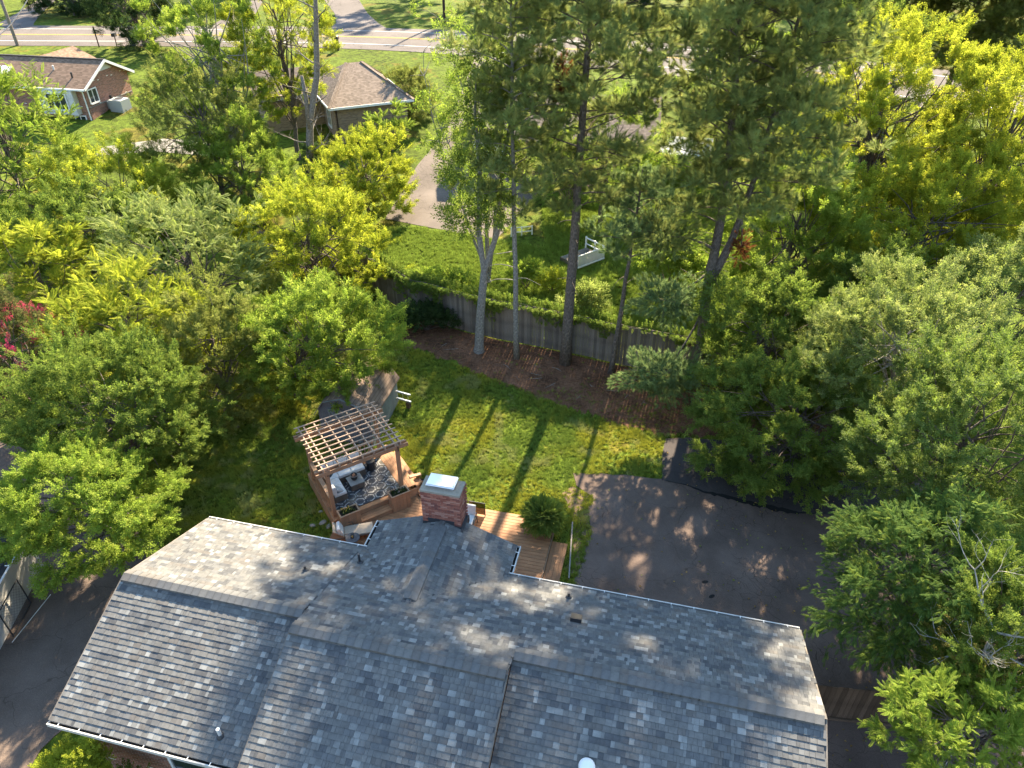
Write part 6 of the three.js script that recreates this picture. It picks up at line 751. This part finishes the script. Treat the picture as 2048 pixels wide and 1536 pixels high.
// grass: tufts on the yard lawn, longer tufts at edges; straw on the mulch
function inPoly(P, x, z) { let c = false; for (let i = 0, j = P.length - 1; i < P.length; j = i++) if ((P[i][1] > z) !== (P[j][1] > z) && x < (P[j][0] - P[i][0]) * (z - P[i][1]) / (P[j][1] - P[i][1]) + P[i][0]) c = !c; return c; }
{
  const q = rng(91), tuft = new MB(); for (let k = 0; k < 16; k++) { const A = q() * 6.28, r = q() * 0.09, x = Math.cos(A) * r, z = Math.sin(A) * r, B = q() * 6.28, w = 0.011, h = 0.05 + q() * 0.05, l = 0.03 + q() * 0.04; tuft.tri([x - Math.cos(B) * w, 0, z - Math.sin(B) * w], [x + Math.cos(B) * w, 0, z + Math.sin(B) * w], [x + Math.sin(B) * l, h, z - Math.cos(B) * l]); }
  const tg = tuft.build(), pos = []; const hx = Math.cos(R(13.3)), hs = Math.sin(R(13.3));
  const bare = (x, z) => { const dx = x - HX, dz = z - HZ, u = dx * hx + dz * hs, v = dx * hs - dz * hx; if (u > 0.1 && u < 18 && v < 0 && v > -7) return true; if (u > 2.6 && u < 10.5 && v < 5.05 && v > -0.5 && !(v > 2.8 && toPerg(x, z)[0] < -1.4)) return true; const [a, b] = toPerg(x, z); if (a > -1.44 && a < 1.95 && b > -1.5 && b < 1.5) return true; return inPoly(asphaltPoly, x, z) || inPoly(driveLPoly, x, z); };
  for (let k = 0; k < 60000; k++) { const x = lerp(-15, 9, q()), z = lerp(-33.5, -11, q()); if (bare(x, z)) continue; const m = inPoly(mulchPoly, x, z); if (m && q() > (z > -27.5 + (4 - x) * 0.25 ? 0.3 : 0.03)) continue; const n = fbm(x * 0.9 + 40, z * 0.9 + 80, 512, 3, 5); if (q() > 0.1 + n * 1.35) continue; pos.push([x, z, (0.7 + n * 0.9) * (m ? 0.7 : 1)]); }
  const im = new THREE.InstancedMesh(tg, M.grass, pos.length); im.name = 'grass'; im.userData = { kind: 'stuff', label: 'grass tufts of the back lawn', category: 'grass' }; const col = new THREE.Color(), e = new THREE.Euler(); pos.forEach(([x, z, s], i) => { MX.makeRotationY(q() * 6.28).scale(V3(s * 1.15, s, s * 1.15)).setPosition(x, T(z), z); im.setMatrixAt(i, MX); const w = fbm(x * 0.5 + 9, z * 0.5 + 99, 512, 3, 3), v = 0.8 + 0.4 * q(); const w2 = smooth(0.3, 0.7, w), dry = smooth(0.62, 0.75, fbm(x * 1.7 + 300, z * 1.7 + 300, 1024, 2, 13)); col.setRGB(lerp(lerp(0.18, 0.32, w2), 0.34, dry * 0.7) * v, lerp(lerp(0.25, 0.33, w2), 0.33, dry) * v, lerp(0.045, 0.1, dry) * v); im.setColorAt(i, col); }); im.castShadow = im.receiveShadow = true; scene.add(im);
  // rougher grass behind the fence
  const p2 = []; for (let k = 0; k < 26000; k++) { const x = lerp(-10, 14, q()), z = lerp(-46, -30, q()); const fz = x < -2.23 ? -31.2 - (-2.23 - x) * 0.62 : -31.03 + (x + 2.23) * 0.345; if (z > fz - 0.25) continue; if (x < -1 && z < -43 || (x > -9.2 && x < 2 && z < -41.4 - (x + 1) * -0.35)) continue; p2.push([x, z]); }
  const im2 = new THREE.InstancedMesh(tg, M.grass, p2.length); im2.name = 'rough_grass'; im2.userData = { kind: 'stuff', label: 'rougher grass beyond the back fence', category: 'grass' }; p2.forEach(([x, z], i) => { const s = 1.2 + q() * 1.0; MX.makeRotationY(q() * 6.28).scale(V3(s, s * 1.1, s)).setPosition(x, T(z), z); im2.setMatrixAt(i, MX); const v = 0.8 + 0.4 * q(); col.setRGB(0.22 * v, 0.295 * v, 0.05 * v); im2.setColorAt(i, col); }); im2.castShadow = im2.receiveShadow = true; scene.add(im2);
  // straw and twigs
  const sb = new MB().box(-0.16, 0, -0.004, 0.16, 0.008, 0.004).build(), p3 = []; for (let k = 0; k < 9000; k++) { const x = lerp(-6.5, 14, q()), z = lerp(-34, -23.5, q()); if (inPoly(mulchPoly, x, z)) p3.push([x, z]); } const im3 = new THREE.InstancedMesh(sb, mat({ c: [1, 1, 1], roughness: 1 }), p3.length); im3.name = 'pine_straw'; im3.userData = { kind: 'stuff', label: 'fallen pine straw on the bed by the fence', category: 'straw' }; p3.forEach(([x, z], i) => { MX.makeRotationFromEuler(e.set((q() - 0.5) * 0.2, q() * 6.28, (q() - 0.5) * 0.2)).scale(V3(0.5 + q(), 1, 1)).setPosition(x, T(z) + 0.024 + q() * 0.012, z); im3.setMatrixAt(i, MX); const v = 0.5 + q(); col.setRGB(0.2 * v, 0.1 * v, 0.055 * v); im3.setColorAt(i, col); }); scene.add(im3);
  for (let k = 0; k < 14; k++) { const mb = new MB(), x = [0.9, 1.4, 1.9, 1.1, 2.0, 3.6, 4.3, -2.6, -0.4, 5.3, 0.2, 3.1, -3.2, 6.0][k], z = 1 + [-28.9, -28.6, -29.3, -29.5, -28.3, -28.2, -27.8, -30.6, -29.5, -27.6, -28.7, -27.5, -31.0, -27.2][k]; const A = q() * 3, l = 0.3 + q() * 0.6; const P = limb(mb, V3(x, T(z) + 0.045, z), V3(x + Math.cos(A) * l, T(z + Math.sin(A) * l * 0.6) + 0.05, z + Math.sin(A) * l * 0.6), 0.012, 0.005, q, 5, 0.06, 5); limb(mb, P[2], P[2].clone().add(V3(0.15, 0.02, 0.12)), 0.007, 0.003, q, 3, 0.1, 4); solo('fallen_twig', mb.smoothBuild(), M.deadwood, 'fallen twig lying on the pine straw bed', 'twig', 'fallen twigs under the pines'); }
}
{ // fallen leaves on the paving and the roof edge of the lawn
  const q = rng(131), lb = new MB(); leafFace(lb, V3(0, 0, -0.045), V3(0, 0.1, 1).normalize(), V3(0, 1, -0.1).normalize(), 0.09, 0.055, 0.2); const g = lb.build(), P = []; for (let k = 0; k < 900; k++) { const x = lerp(2.5, 13, q()), z = lerp(-23.5, -9, q()); if (!inPoly(asphaltPoly, x, z)) continue; if (q() > 0.15 + 0.7 * smooth(5, 11, x)) continue; P.push([x, z]); }
  const im = new THREE.InstancedMesh(g, M.petal, P.length), e = new THREE.Euler(), col = new THREE.Color(); im.name = 'fallen_leaves'; im.userData = { kind: 'stuff', label: 'fallen leaves scattered on the parking pad', category: 'leaves' }; P.forEach(([x, z], i) => { MX.makeRotationFromEuler(e.set((q() - 0.5) * 0.4, q() * 6.28, (q() - 0.5) * 0.4)).scale(V3(0.6 + q() * 0.6, 1, 0.6 + q() * 0.6)).setPosition(x, 0.045, z); im.setMatrixAt(i, MX); const v = 0.6 + q() * 0.8; q() < 0.6 ? col.setRGB(0.3 * v, 0.2 * v, 0.07 * v) : col.setRGB(0.22 * v, 0.26 * v, 0.05 * v); im.setColorAt(i, col); }); scene.add(im);
}
renderer.render(scene, camera);
